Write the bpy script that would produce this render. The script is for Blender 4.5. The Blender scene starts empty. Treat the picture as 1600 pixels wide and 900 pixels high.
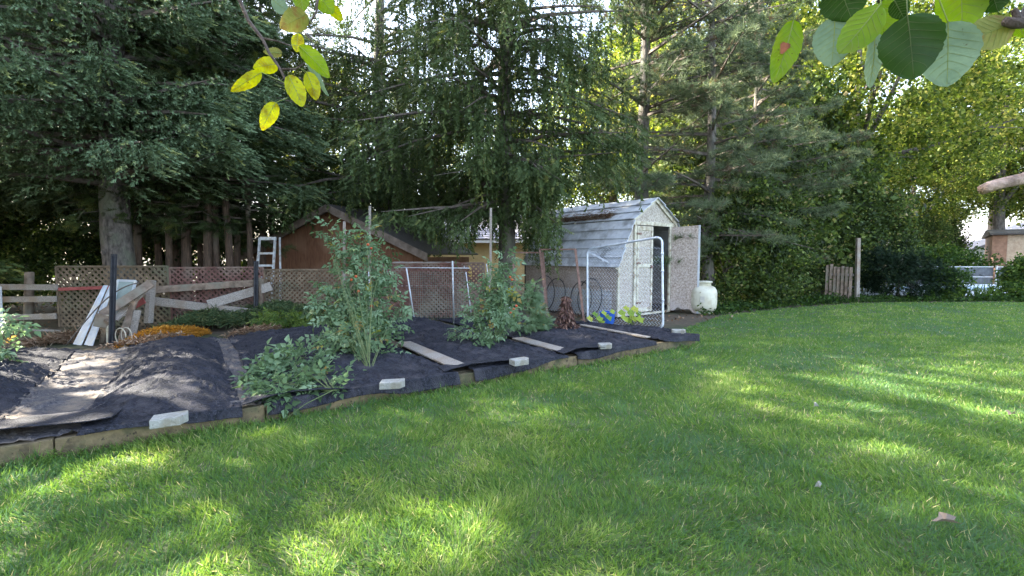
import bpy, math, random
import numpy as np
from mathutils import Vector, Matrix
random.seed(7)
R_ = math.radians
SC = bpy.context.scene
COL = SC.collection

# ------------------------------------------------------------------ camera, sky, sun, exposure
CAM_H, FPX, PITCH = 1.38, 750.0, math.atan(50/750)
cam = bpy.data.objects.new('camera', bpy.data.cameras.new('camera'))
cam.data.sensor_width = 36; cam.data.lens = 36*FPX/1600
cam.data.clip_start = .05; cam.data.clip_end = 3000
cam.location = (0, 0, CAM_H); cam.rotation_euler = (math.pi/2-PITCH, 0, 0)
COL.objects.link(cam); SC.camera = cam

SUN_AZ, SUN_EL = R_(-74), R_(33)
W = bpy.data.worlds.new("World"); SC.world = W; W.use_nodes = True
nt = W.node_tree; sky = nt.nodes.new('ShaderNodeTexSky'); sky.sky_type = 'NISHITA'; sky.sun_disc = False
sky.sun_elevation = SUN_EL; sky.sun_rotation = SUN_AZ; sky.air_density = 1.0; sky.dust_density = 2.5; sky.ozone_density = 1.0
hs_ = nt.nodes.new('ShaderNodeHueSaturation'); hs_.inputs['Saturation'].default_value = .75
nt.links.new(sky.outputs[0], hs_.inputs['Color']); nt.links.new(hs_.outputs[0], nt.nodes['Background'].inputs[0]); nt.nodes['Background'].inputs[1].default_value = .15
sl = bpy.data.lights.new('sun', 'SUN'); sl.energy = 5.0; sl.angle = R_(.5); sl.color = (1, .92, .76)
so = bpy.data.objects.new('sun', sl); COL.objects.link(so)
sd = Vector((math.sin(SUN_AZ)*math.cos(SUN_EL), math.cos(SUN_AZ)*math.cos(SUN_EL), math.sin(SUN_EL)))
so.rotation_euler = sd.to_track_quat('Z', 'Y').to_euler(); so.location = sd*60
SC.view_settings.view_transform = 'Standard'; SC.view_settings.look = 'None'
SC.view_settings.exposure = 3.1; SC.view_settings.gamma = 1
SC.cycles.use_denoising = True; SC.cycles.denoising_prefilter = 'NONE'; SC.cycles.denoising_input_passes = 'RGB_ALBEDO_NORMAL'
SC.cycles.max_bounces = 7; SC.cycles.diffuse_bounces = 4; SC.cycles.transmission_bounces = 4

CP, SP = math.cos(PITCH), math.sin(PITCH)
def ray(px, py):
    a, b = (px-800)/FPX, (450-py)/FPX
    return Vector((a, b*SP+CP, b*CP-SP))
def P(px, py, z=0.):            # where the sight line meets height z
    r = ray(px, py); return Vector((0, 0, CAM_H))+r*((z-CAM_H)/r.z)
def D(px, py, d):               # the point of a sight line at distance d into the garden
    r = ray(px, py); return Vector((0, 0, CAM_H))+r*(d/r.y)

# ------------------------------------------------------------------ materials
def mat(name, c1, c2=None, scale=8, detail=6, rough=.8, bump=0., bscale=None, stretch=(1,1,1), trans=0., tone=None, metal=0., coat=0., spec=.5, c3=None, s3=1.5, lo=.35, hi=.65, sheen=0., speck=None):
    m = bpy.data.materials.new(name); m.use_nodes = True; n = m.node_tree.nodes; l = m.node_tree.links
    b = n['Principled BSDF']; b.inputs['Roughness'].default_value = rough; b.inputs['Metallic'].default_value = metal
    b.inputs['Specular IOR Level'].default_value = spec; b.inputs['Coat Weight'].default_value = coat; b.inputs['Sheen Weight'].default_value = sheen
    c2 = c2 or c1
    tc = n.new('ShaderNodeTexCoord'); mp = n.new('ShaderNodeMapping'); mp.inputs['Scale'].default_value = stretch
    l.new(tc.outputs['Object'], mp.inputs[0])
    ns = n.new('ShaderNodeTexNoise'); ns.inputs['Scale'].default_value = scale; ns.inputs['Detail'].default_value = detail; ns.inputs['Roughness'].default_value = .6
    l.new(mp.outputs[0], ns.inputs[0])
    rp = n.new('ShaderNodeValToRGB'); rp.color_ramp.elements[0].position = lo; rp.color_ramp.elements[1].position = hi
    rp.color_ramp.elements[0].color = (*c1, 1); rp.color_ramp.elements[1].color = (*c2, 1)
    src = ns.outputs[0]
    if tone:
        at = n.new('ShaderNodeAttribute'); at.attribute_name = 'tone'
        rp.color_ramp.elements[0].position = 0; rp.color_ramp.elements[1].position = 1
        src = at.outputs['Fac']
    l.new(src, rp.inputs[0]); col = rp.outputs[0]
    if tone and tone != 1:
        rp.color_ramp.elements[0].color = (*tone[0][1], 1); rp.color_ramp.elements[0].position = tone[0][0]
        rp.color_ramp.elements[1].color = (*tone[-1][1], 1); rp.color_ramp.elements[1].position = tone[-1][0]
        for p, c in tone[1:-1]:
            e = rp.color_ramp.elements.new(p); e.color = (*c, 1)
    if c3:
        n3 = n.new('ShaderNodeTexNoise'); n3.inputs['Scale'].default_value = s3; n3.inputs['Detail'].default_value = 5
        l.new(tc.outputs['Object'], n3.inputs[0])
        r3 = n.new('ShaderNodeValToRGB'); r3.color_ramp.elements[0].position = .48; r3.color_ramp.elements[1].position = .66
        l.new(n3.outputs[0], r3.inputs[0])
        mx = n.new('ShaderNodeMix'); mx.data_type = 'RGBA'; l.new(r3.outputs[0], mx.inputs[0]); l.new(col, mx.inputs[6]); mx.inputs[7].default_value = (*c3, 1)
        col = mx.outputs[2]
    if speck:
        n4 = n.new('ShaderNodeTexNoise'); n4.inputs['Scale'].default_value = speck[1]; n4.inputs['Detail'].default_value = 3; l.new(mp.outputs[0], n4.inputs[0])
        r4 = n.new('ShaderNodeValToRGB'); r4.color_ramp.elements[0].position = speck[2]; r4.color_ramp.elements[1].position = speck[2]+.07; l.new(n4.outputs[0], r4.inputs[0])
        m4 = n.new('ShaderNodeMix'); m4.data_type = 'RGBA'; l.new(r4.outputs[0], m4.inputs[0]); l.new(col, m4.inputs[6]); m4.inputs[7].default_value = (*speck[0], 1); col = m4.outputs[2]
    l.new(col, b.inputs['Base Color'])
    if bump:
        bp = n.new('ShaderNodeBump'); bp.inputs['Strength'].default_value = bump; bp.inputs['Distance'].default_value = .02
        nb = n.new('ShaderNodeTexNoise'); nb.inputs['Scale'].default_value = bscale or scale*2; nb.inputs['Detail'].default_value = 8
        l.new(mp.outputs[0], nb.inputs[0]); l.new(nb.outputs[0], bp.inputs['Height']); l.new(bp.outputs[0], b.inputs['Normal'])
    if trans:
        b.inputs['Specular IOR Level'].default_value = min(spec, .22)
        tr = n.new('ShaderNodeBsdfTranslucent'); ms = n.new('ShaderNodeMixShader'); ms.inputs[0].default_value = trans
        hs = n.new('ShaderNodeHueSaturation'); hs.inputs['Saturation'].default_value = 1.15; hs.inputs['Value'].default_value = 1.5; hs.inputs['Hue'].default_value = .485
        l.new(col, hs.inputs['Color']); l.new(hs.outputs[0], tr.inputs[0])
        l.new(b.outputs[0], ms.inputs[1]); l.new(tr.outputs[0], ms.inputs[2]); l.new(ms.outputs[0], n['Material Output'].inputs[0])
    return m

M = {}
M['soil'] = mat('soil', (.045,.032,.022), (.11,.08,.05), 9, c3=(.03,.045,.015), s3=.8, bump=.5)
M['lawn'] = mat('lawn_thatch', (.035,.06,.014), (.07,.12,.028), 14, c3=(.09,.10,.04), s3=3, bump=.4)
M['grass'] = mat('grass', (.04,.1,.02), tone=[(0,(.10,.185,.10)),(.35,(.092,.185,.042)),(.6,(.16,.26,.06)),(.85,(.26,.345,.10)),(1,(.45,.42,.22))], trans=.38, rough=.45)
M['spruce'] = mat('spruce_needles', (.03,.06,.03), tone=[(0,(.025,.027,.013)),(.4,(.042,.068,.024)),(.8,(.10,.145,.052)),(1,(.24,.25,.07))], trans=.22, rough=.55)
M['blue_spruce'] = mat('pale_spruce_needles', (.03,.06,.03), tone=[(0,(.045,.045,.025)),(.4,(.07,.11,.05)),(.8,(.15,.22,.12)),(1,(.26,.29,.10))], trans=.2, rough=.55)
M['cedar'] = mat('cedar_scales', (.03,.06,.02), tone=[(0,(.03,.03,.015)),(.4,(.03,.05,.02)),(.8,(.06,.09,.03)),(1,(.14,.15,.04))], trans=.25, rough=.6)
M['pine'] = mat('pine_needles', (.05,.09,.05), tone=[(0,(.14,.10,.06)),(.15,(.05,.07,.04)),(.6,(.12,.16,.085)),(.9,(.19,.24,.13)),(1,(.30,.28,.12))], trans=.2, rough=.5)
M['maple'] = mat('maple_leaves', (.05,.12,.02), tone=[(0,(.03,.055,.012)),(.35,(.08,.125,.025)),(.7,(.20,.25,.05)),(1,(.46,.42,.12))], trans=.5, rough=.5)
M['olive'] = mat('olive_hedge_leaves', (.05,.12,.02), tone=[(0,(.02,.03,.012)),(.35,(.045,.075,.022)),(.65,(.09,.14,.038)),(.88,(.22,.27,.07)),(1,(.32,.27,.13))], trans=.4, rough=.5)
M['yew'] = mat('yew_needles', (.02,.05,.02), tone=[(0,(.004,.010,.005)),(.7,(.010,.024,.011)),(1,(.03,.05,.02))], trans=.1, rough=.8, spec=.15)
M['shrub'] = mat('shrub_leaves', (.05,.12,.02), tone=[(0,(.02,.045,.012)),(.5,(.045,.095,.02)),(1,(.13,.19,.04))], trans=.4, rough=.5)
M['tomato'] = mat('tomato_leaves', (.07,.15,.06), tone=[(0,(.05,.09,.035)),(.5,(.13,.21,.105)),(.88,(.23,.33,.20)),(.95,(.26,.30,.05)),(1,(.3,.22,.08))], trans=.35, rough=.5)
M['squash'] = mat('squash_leaves', (.3,.4,.05), tone=[(0,(.13,.26,.05)),(.5,(.33,.42,.07)),(1,(.48,.48,.10))], trans=.35, rough=.5)
M['weeds'] = mat('cut_weeds', (.07,.13,.05), tone=[(0,(.04,.07,.03)),(.5,(.09,.15,.07)),(1,(.22,.24,.11))], trans=.3, rough=.6)
M['straw'] = mat('orange_straw', (.5,.25,.03), tone=[(0,(.20,.10,.02)),(.5,(.52,.25,.035)),(1,(.75,.42,.08))], trans=.2, rough=.6)
M['litter'] = mat('leaf_litter', (.2,.13,.08), tone=[(0,(.08,.05,.03)),(.5,(.24,.15,.09)),(1,(.42,.33,.24))], trans=.15, rough=.7)
M['stem'] = mat('green_stem', (.07,.11,.035), (.13,.16,.06), 20)
M['bark'] = mat('grey_bark', (.045,.038,.033), (.18,.155,.14), 6, stretch=(3,3,1), bump=1.0, bscale=16, c3=(.13,.14,.10), s3=2)
M['redbark'] = mat('cedar_bark', (.04,.026,.018), (.15,.095,.065), 10, stretch=(5,5,.5), bump=1.0, bscale=18, c3=(.20,.17,.13), s3=1.2)
M['twig'] = mat('dead_twig', (.07,.055,.045), (.16,.13,.11), 12)
M['palebark'] = mat('pear_bark', (.16,.11,.085), (.42,.30,.24), 14, bump=.9, bscale=30)
M['darkbark'] = mat('dark_pear_bark', (.05,.035,.028), (.13,.095,.08), 30, bump=.6)
M['grey_wood'] = mat('weathered_grey_wood', (.17,.145,.125), (.38,.34,.30), 5, stretch=(14,14,14), bump=.3, c3=(.23,.17,.12), s3=3)
M['old_wood'] = mat('old_brown_wood', (.12,.085,.06), (.27,.20,.15), 9, bump=.4, c3=(.20,.18,.14), s3=3)
M['timber'] = mat('timber_edging', (.075,.055,.03), (.20,.15,.08), 9, bump=.7, c3=(.045,.05,.022), s3=6, speck=((.03,.022,.015), 30, .62))
M['tan_lath'] = mat('tan_lath', (.10,.072,.045), (.20,.145,.095), 6, c3=(.11,.11,.07), s3=1.6)
M['red_lath'] = mat('red_lath', (.085,.037,.03), (.17,.082,.066), 6, c3=(.19,.14,.11), s3=2.0)
M['osb'] = mat('osb_board', (.25,.215,.18), (.60,.55,.48), 26, detail=2, lo=.3, hi=.7, c3=(.42,.36,.34), s3=1.2, bump=.3, speck=((.20,.15,.11), 45, .60))
M['osb_pink'] = mat('osb_door', (.25,.20,.17), (.58,.49,.43), 26, detail=2, lo=.3, hi=.7, c3=(.46,.40,.39), s3=1.3, bump=.3, speck=((.22,.15,.12), 45, .60))
M['pale_frame'] = mat('peeling_pale_trim', (.42,.39,.30), (.66,.63,.52), 7, c3=(.30,.24,.17), s3=9, bump=.3)
M['roofwhite'] = mat('painted_roof_board', (.48,.51,.57), (.64,.67,.72), 5, c3=(.30,.31,.33), s3=3.5, rough=.55, bump=.1)
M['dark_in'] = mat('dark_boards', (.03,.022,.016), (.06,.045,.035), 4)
M['galv'] = mat('galvanised_steel', (.45,.50,.58), (.62,.67,.75), 12, metal=.35, rough=.45)
M['rust'] = mat('rusty_steel', (.11,.06,.045), (.25,.15,.12), 18, rough=.8, bump=.2)
M['white_metal'] = mat('white_metal', (.38,.41,.45), (.56,.59,.64), 5, rough=.4, c3=(.55,.53,.48), s3=7)
M['alu'] = mat('aluminium', (.50,.50,.50), (.66,.67,.68), 10, metal=.3, rough=.5, c3=(.4,.36,.3), s3=12)
M['black'] = mat('black_plastic', (.012,.013,.018), (.035,.037,.045), 10, rough=.5)
M['fabric'] = mat('landscape_fabric', (.006,.007,.011), (.036,.038,.055), 26, rough=.8, spec=.25, c3=(.050,.048,.06), s3=6, bump=1.0, stretch=(1,2.2,1), bscale=70, speck=((.15,.145,.17), 95, .66))
M['fabric_worn'] = mat('dusty_fabric', (.035,.034,.045), (.12,.11,.11), 24, rough=.85, spec=.25, c3=(.20,.16,.125), s3=4, bump=.5, stretch=(1,2.5,1), speck=((.26,.22,.18), 60, .62))
M['block'] = mat('concrete_block', (.24,.24,.225), (.36,.36,.34), 25, bump=.6, c3=(.22,.20,.16), s3=9, speck=((.16,.14,.11), 60, .64))
M['tank'] = mat('cream_tank_paint', (.52,.50,.40), (.64,.62,.51), 3, rough=.4, c3=(.46,.42,.32), s3=5, speck=((.30,.27,.20), 14, .66))
M['label'] = mat('faded_label', (.42,.40,.35), (.52,.50,.45), 20)
M['brownply'] = mat('brown_siding', (.13,.056,.030), (.235,.108,.056), 6, stretch=(6,6,.7), bump=.3, c3=(.23,.12,.07), s3=2)
M['fascia'] = mat('brown_fascia', (.15,.115,.09), (.28,.22,.18), 6, bump=.2)
M['felt'] = mat('dark_roofing', (.05,.045,.04), (.10,.09,.085), 20)
M['yellow'] = mat('cream_siding', (.60,.44,.22), (.72,.55,.30), 3)
M['shingle'] = mat('grey_shingle', (.20,.20,.24), (.34,.34,.40), 14, bump=.3)
M['stucco'] = mat('white_stucco', (.70,.68,.66), (.80,.78,.76), 4)
M['brick'] = mat('tan_brick', (.38,.28,.20), (.52,.41,.30), 9, bump=.2)
M['orangewood'] = mat('orange_boards', (.24,.13,.085), (.36,.21,.14), 5)
M['water'] = mat('pool_water', (.06,.28,.55), (.10,.38,.66), 3, rough=.08)
M['coping'] = mat('pool_coping', (.66,.68,.70), (.78,.80,.82), 8)
M['slate'] = mat('slate_fence_board', (.06,.065,.07), (.11,.115,.125), 6)
M['blue'] = mat('blue_plastic', (.015,.09,.50), (.025,.14,.62), 6, rough=.4)
M['greenwire'] = mat('green_coated_wire', (.16,.24,.20), (.24,.33,.28), 10)
M['redfruit'] = mat('red_tomato', (.30,.035,.012), (.48,.10,.02), 5, rough=.3)
M['red'] = mat('faded_red_paint', (.24,.05,.045), (.34,.09,.08), 6)
M['glass'] = mat('dusty_glass', (.22,.27,.25), (.32,.37,.35), 5, rough=.2)
M['rope'] = mat('pale_rope', (.40,.35,.27), (.52,.46,.36), 20)
M['pear_y'] = mat('yellow_pear_leaf', (.42,.46,.015), (.50,.55,.02), 30, trans=.5, c3=(.30,.26,.02), s3=40, speck=((.10,.05,.015), 55, .66), rough=.4)
M['pear_g'] = mat('green_pear_leaf', (.15,.27,.015), (.22,.34,.02), 25, trans=.5, c3=(.20,.28,.03), s3=30, rough=.4, speck=((.10,.07,.02), 160, .69))
M['pear_d'] = mat('dark_pear_leaf', (.02,.055,.010), (.032,.08,.014), 20, trans=.25, rough=.4)
M['pear_s'] = mat('silvery_pear_leaf', (.17,.25,.16), (.24,.33,.21), 30, trans=.35, rough=.5, speck=((.12,.13,.07), 140, .68))
M['pear_o'] = mat('olive_pear_leaf', (.19,.21,.05), (.25,.26,.07), 60, trans=.4, rough=.5, c3=(.22,.16,.05), s3=50)
M['rib'] = mat('leaf_rib', (.26,.32,.10), trans=.2)
M['spot'] = mat('brown_leaf_spot', (.12,.035,.015), (.34,.11,.05), 80)

# ------------------------------------------------------------------ object helpers
ORG = {}
def origin(o): return ORG.get(o.name, Vector((0,0,0))) if o else Vector((0,0,0))
def tag(o, label=None, cat=None, group=None, kind=None):
    if label: o['label'] = label
    if cat: o['category'] = cat
    if group: o['group'] = group
    if kind: o['kind'] = kind
    return o
def thing(name, label, cat, loc, group=None):
    o = bpy.data.objects.new(name, None); o.empty_display_size = .1; o.location = loc; COL.objects.link(o)
    ORG[o.name] = Vector(loc); return tag(o, label, cat, group)
def link(name, me, parent=None, loc=None):
    o = bpy.data.objects.new(name, me); COL.objects.link(o)
    if parent: o.parent = parent; ORG[o.name] = origin(parent)
    elif loc is not None: o.location = loc; ORG[o.name] = Vector(loc)
    return o
def copy_tree(o, parent=None):
    c = o.copy(); COL.objects.link(c)
    if parent: c.parent = parent
    for ch in list(o.children): copy_tree(ch, c)
    return c
class MB:
    def __init__(s): s.v = []; s.f = []
    def box(s, o, R, lo, hi):
        n = len(s.v)
        for k in range(8):
            q = Vector([hi[i] if (k >> i) & 1 else lo[i] for i in range(3)])
            s.v.append(Vector(o)+R@q)
        for f in ((0,2,3,1),(4,5,7,6),(0,1,5,4),(2,6,7,3),(0,4,6,2),(1,3,7,5)): s.f.append([n+i for i in f])
        return s
    def bar(s, a, b, w, t, up=(0,0,1)):            # a plank from a to b, w wide, t thick
        a, b = Vector(a), Vector(b); x = (b-a).normalized(); y = Vector(up).cross(x)
        if y.length < 1e-3: y = Vector((0,1,0)).cross(x)
        y.normalize(); z = x.cross(y)
        return s.box(a, Matrix((x, y, z)).transposed(), (0, -w/2, -t/2), ((b-a).length, w/2, t/2))
    def tube(s, pts, rad, n=8, cap=True, lump=0):
        pts = [Vector(p) for p in pts]; k = len(pts)
        if not hasattr(rad, '__len__'): rad = [rad]*k
        ref = None; base = len(s.v)
        for i, p in enumerate(pts):
            t = (pts[min(i+1, k-1)]-pts[max(i-1, 0)]).normalized()
            if ref is None: ref = t.orthogonal().normalized()
            ref = (ref-t*ref.dot(t)).normalized(); bi = t.cross(ref)
            for j in range(n):
                a = 2*math.pi*j/n; r = rad[i]*(1+lump*random.uniform(-1, 1))
                s.v.append(p+(ref*math.cos(a)+bi*math.sin(a))*r)
        for i in range(k-1):
            for j in range(n):
                a, b = base+i*n+j, base+i*n+(j+1) % n
                s.f.append([a, b, b+n, a+n])
        if cap and n > 2: s.f.append([base+j for j in range(n)][::-1]); s.f.append([base+(k-1)*n+j for j in range(n)])
        return s
    def lathe(s, c, prof, n=24):
        c = Vector(c); base = len(s.v)
        for r, z in prof:
            for j in range(n): a = 2*math.pi*j/n; s.v.append(c+Vector((r*math.cos(a), r*math.sin(a), z)))
        for i in range(len(prof)-1):
            for j in range(n):
                a, b = base+i*n+j, base+i*n+(j+1) % n; s.f.append([a, b, b+n, a+n])
        s.f.append([base+j for j in range(n)][::-1]); s.f.append([base+(len(prof)-1)*n+j for j in range(n)])
        return s
    def poly(s, pts):
        n = len(s.v); s.v += [Vector(p) for p in pts]; s.f.append(list(range(n, n+len(pts)))); return s
    def prism(s, pts, off):
        n = len(s.v); k = len(pts); off = Vector(off)
        s.v += [Vector(p) for p in pts]+[Vector(p)+off for p in pts]
        s.f.append(list(range(n, n+k))[::-1]); s.f.append(list(range(n+k, n+2*k)))
        for i in range(k): j = (i+1) % k; s.f.append([n+i, n+j, n+k+j, n+k+i])
        return s
    def build(s, name, m, parent=None, loc=None, smooth=False, bevel=0, kind=None, label=None):
        o0 = origin(parent) if parent else Vector(loc or (0,0,0))
        me = bpy.data.meshes.new(name); me.from_pydata([tuple(p-o0) for p in s.v], [], s.f); me.materials.append(m)
        if smooth: me.polygons.foreach_set('use_smooth', [True]*len(me.polygons))
        o = link(name, me, parent, loc)
        if bevel:
            b = o.modifiers.new('bevel', 'BEVEL'); b.width = bevel; b.segments = 2; b.limit_method = 'ANGLE'
        return tag(o, kind=kind, label=label)
def npmesh(name, V, F, m, parent=None, tone=None, loc=None, kind=None, smooth=False):
    V = np.asarray(V, np.float32)-np.array(origin(parent) if parent else (loc or (0,0,0)), np.float32); F = np.asarray(F, np.int32); k = F.shape[1]
    me = bpy.data.meshes.new(name); me.vertices.add(len(V)); me.vertices.foreach_set('co', V.ravel())
    me.loops.add(F.size); me.loops.foreach_set('vertex_index', F.ravel())
    me.polygons.add(len(F)); me.polygons.foreach_set('loop_start', np.arange(0, F.size, k, dtype=np.int32))
    if smooth: me.polygons.foreach_set('use_smooth', np.ones(len(F), bool))
    me.update(calc_edges=True)
    if tone is not None:
        at = me.attributes.new('tone', 'FLOAT', 'POINT'); at.data.foreach_set('value', np.clip(tone, 0, 1).astype(np.float32))
    me.materials.append(m); o = link(name, me, parent, loc)
    if kind: o['kind'] = kind
    return o
def nrm(a): return a/np.maximum(np.linalg.norm(a, axis=-1, keepdims=True), 1e-9)
def scatter(name, m, parent, tm, pos, X, Z, s, tone, loc=None, kind='stuff', tvar=.12, rng=None):
    tv, tf = tm; N = len(pos); X = nrm(X); Y = nrm(np.cross(Z, X)); Zz = np.cross(X, Y)
    s = np.asarray(s, float); s = np.repeat(s[:, None], 3, 1) if s.ndim == 1 else s
    V = pos[:, None, :]+tv[None, :, 0, None]*(X*s[:, :1])[:, None]+tv[None, :, 1, None]*(Y*s[:, 1:2])[:, None]+tv[None, :, 2, None]*(Zz*s[:, 2:])[:, None]
    F = (tf[None]+(np.arange(N)*len(tv))[:, None, None]).reshape(-1, tf.shape[1])
    T = np.repeat(tone, len(tv))+(tv[None, :, 0]*tvar*np.ones((N, 1))).ravel()
    return npmesh(name, V.reshape(-1, 3), F, m, parent, T, loc, kind)

# templates: small leaf-sized faces
def tm_spruce(seed, n=7, w=.2):
    r = np.random.default_rng(seed); V = [(0,-.012,0),(0,.012,0),(1,0,-.08)]; F = [(0,1,2)]
    for i in range(n):
        x = .06+.86*i/n
        for sg in (-1, 1):
            k = len(V); L = w*(1.15-.75*x)*r.uniform(.8, 1.2); z = r.uniform(-.05, .03)
            V += [(x, 0, -.08*x*x), (x+.11, sg*.01, -.08*x*x), (x+.10+L*.75, sg*L, z-.08*x)]; F.append((k, k+1, k+2))
    return np.array(V), np.array(F)
def tm_hang(seed, n=11):
    r = np.random.default_rng(seed); V = []; F = []
    for i in range(n):
        x = i/n; a = r.uniform(0, 6.28); k = len(V); L = .15*(1.15-.5*x)
        c, s_ = math.cos(a), math.sin(a)
        V += [(x, -.03*s_, .03*c), (x+.15, .03*s_, -.03*c), (x+.17, c*L, s_*L)]; F.append((k, k+1, k+2))
    return np.array(V), np.array(F)
def tm_pine(seed, n=16):
    r = np.random.default_rng(seed); V = []; F = []
    for i in range(n):
        a = r.uniform(0, 6.28); el = r.uniform(.15, 1.45); d = np.array([math.cos(el), math.sin(el)*math.cos(a), math.sin(el)*math.sin(a)])
        p = nrm(np.cross(d, r.normal(size=3))); k = len(V); x0 = np.array([r.uniform(-.25, .1), 0, 0]); L = r.uniform(.7, 1)
        V += [tuple(x0-p*.028), tuple(x0+p*.028), tuple(x0+d*L)]; F.append((k, k+1, k+2))
    return np.array(V), np.array(F)
T_LEAF = (np.array([(0,0,0),(.45,.36,.09),(1,0,-.05),(.45,-.36,.09)]), np.array([(0,2,1),(0,3,2)]))
def tm_cluster(seed, n=4, spread=2.6):
    r = np.random.default_rng(seed); V = []; F = []
    for i in range(n):
        q = r.normal(size=3)*spread*.45; x = nrm(r.normal(size=3)+np.array([.5, 0, -.3])); y = nrm(np.cross(r.normal(size=3)*.5+np.array([0,0,1]), x)); z = np.cross(x, y)
        k = len(V)
        for a, b, c in T_LEAF[0]: V.append(tuple(q+a*x+b*y+c*z))
        F += [(k, k+2, k+1), (k, k+3, k+2)]
    return np.array(V), np.array(F)
def tm_tomato():
    V = [(0,-.01,0),(0,.01,0),(.7,0,.04)]; F = [(0,1,2)]
    def lf(x, ang, L):
        k = len(V); c, s_ = math.cos(ang), math.sin(ang)
        for a, b, z in ((0,0,.02),(.35,.33,.04),(.62,.20,.0),(1,0,-.10),(.6,-.2,0),(.35,-.33,.04)):
            V.append((x+L*(a*c-b*s_), L*(a*s_+b*c), z-.06*x))
        F.extend([(k,k+2,k+1),(k,k+3,k+2),(k,k+4,k+3),(k,k+5,k+4)])
    for x, L in ((.22,.30),(.48,.34)): lf(x, 1.15, L); lf(x, -1.15, L)
    lf(.66, 0, .40); return np.array(V), np.array(F)
def tm_brush(seed, n=13):
    r = np.random.default_rng(seed); V = []; F = []
    for i in range(n):
        x = .9*i/n; a = r.uniform(0, 6.28); k = len(V); L = .17*(1.2-.6*x)*r.uniform(.8, 1.3); c, s_ = math.cos(a), math.sin(a)*.7
        V += [(x, -.035*s_, .035*c-.05*x), (x+.14, .035*s_, -.035*c-.05*x), (x+.10+L*.8, c*L, s_*L-.08*x)]; F.append((k, k+1, k+2))
    return np.array(V), np.array(F)
T_BRU = tm_brush(8)
T_SPR, T_SPR2, T_HANG, T_PINE = tm_spruce(1), tm_spruce(2, 6, .26), tm_hang(3), tm_pine(4)
T_CLU, T_TOM = tm_cluster(5), tm_tomato()

def vnoise(x, y, scale, seed):
    r = np.random.default_rng(seed); g = r.random((64, 64)); x = np.asarray(x)*scale+100; y = np.asarray(y)*scale+100
    xi, yi = np.floor(x).astype(int), np.floor(y).astype(int); fx, fy = x-xi, y-yi; fx = fx*fx*(3-2*fx); fy = fy*fy*(3-2*fy)
    a, b, c, d = g[xi % 64, yi % 64], g[(xi+1) % 64, yi % 64], g[xi % 64, (yi+1) % 64], g[(xi+1) % 64, (yi+1) % 64]
    return (a*(1-fx)+b*fx)*(1-fy)+(c*(1-fx)+d*fx)*fy
def grid_mesh(name, X, Y, Z, m, parent=None, kind=None, loc=None):
    nu, nv = X.shape; V = np.stack([X, Y, Z], -1).reshape(-1, 3); i = np.arange(nu*nv).reshape(nu, nv)
    F = np.stack([i[:-1, :-1], i[1:, :-1], i[1:, 1:], i[:-1, 1:]], -1).reshape(-1, 4)
    return npmesh(name, V, F, m, parent, kind=kind, loc=loc, smooth=True)

# ------------------------------------------------------------------ the bed's own frame: u along the front timber, v towards the fence
BO = Vector((0, 0, 0)); 
pA, pB = P(0, 730), P(1082, 541)
BU = (pB-pA); BU.z = 0; BLEN = BU.length; BU.normalize(); BV = Vector((-BU.y, BU.x, 0)); BO = pA.copy(); BO.z = 0
def B(u, v, z=0.): return BO+BU*u+BV*v+Vector((0, 0, z))
def bed_uv(p): q = Vector(p)-BO; return q.dot(BU), q.dot(BV)
def back_v(u):                                      # the bed narrows towards the gate
    return np.interp(u, [-4, -.7, .65, 1.5, 4.5, 6.4, BLEN-.1], [4.0, 4.0, 3.7, 3.95, 4.2, 3.0, .95])

# ------------------------------------------------------------------ ground, lawn
mb = MB(); mb.poly([(-900,-300,0),(900,-300,0),(900,1500,0),(-900,1500,0)]); mb.build('ground', M['soil'], kind='structure')
LAWN = [Vector((-6.5,-4,0)), Vector((16,-4,0)), Vector((24,12.8,0)), Vector((14,14.3,0)), P(1345,474), P(1230,482), P(1130,493), P(1050,520), B(BLEN+.1,.8), B(BLEN+.02,-.01), B(-3.2,-.01)]
mb = MB(); mb.poly([Vector((p.x, p.y, .004)) for p in LAWN]); mb.build('lawn', M['lawn'], kind='structure')
def in_poly(x, y, poly):
    c = np.zeros(len(x), bool); n = len(poly)
    for i in range(n):
        a, b = poly[i], poly[(i+1) % n]
        if abs(a.y-b.y) < 1e-9: continue
        c ^= ((a.y > y) != (b.y > y)) & (x < (b.x-a.x)*(y-a.y)/(b.y-a.y)+a.x)
    return c
rng = np.random.default_rng(11)
px_, py_, ps_, pw_ = [], [], [], []
for d0, d1, dens, w, h in ((1.5,2.6,9000,.0044,.062),(2.6,3.8,7000,.0052,.060),(3.8,5.4,4200,.0065,.058),(5.4,8,2300,.0085,.055),(8,11,1150,.012,.052),(11,15,560,.018,.05)):
    x0, x1 = -1.25*d1-1.5, 1.25*d1+1.5; n = int(dens*(x1-x0)*(d1-d0)); x = rng.uniform(x0, x1, n); y = rng.uniform(d0, d1, n)
    k = in_poly(x, y, LAWN) & (np.abs(x) < 1.25*y+1.5); x, y = x[k], y[k]
    px_.append(x); py_.append(y); ps_.append(np.full(len(x), h)); pw_.append(np.full(len(x), w))
gx, gy, gh, gw = map(np.concatenate, (px_, py_, ps_, pw_)); n = len(gx)
lay = vnoise(gx, gy, 1.9, 21)*6.28*1.6+vnoise(gx, gy, 7, 27)*3; st = .15+.75*vnoise(gx, gy, 4.3, 22)
tuft = vnoise(gx, gy, 6, 23)
dirv = np.stack([np.cos(lay)*st, np.sin(lay)*st, np.ones(n)], 1)+rng.normal(size=(n, 3))*np.array([.55, .55, .15])
tone = .36+.42*(vnoise(gx, gy, .9, 24)-.5)+.35*(vnoise(gx, gy, 3.1, 25)-.5)+rng.normal(size=n)*.15
tone += .16*(vnoise(gx, gy, 11, 28)-.5); tone[rng.random(n) < .03] = 1.0
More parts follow.
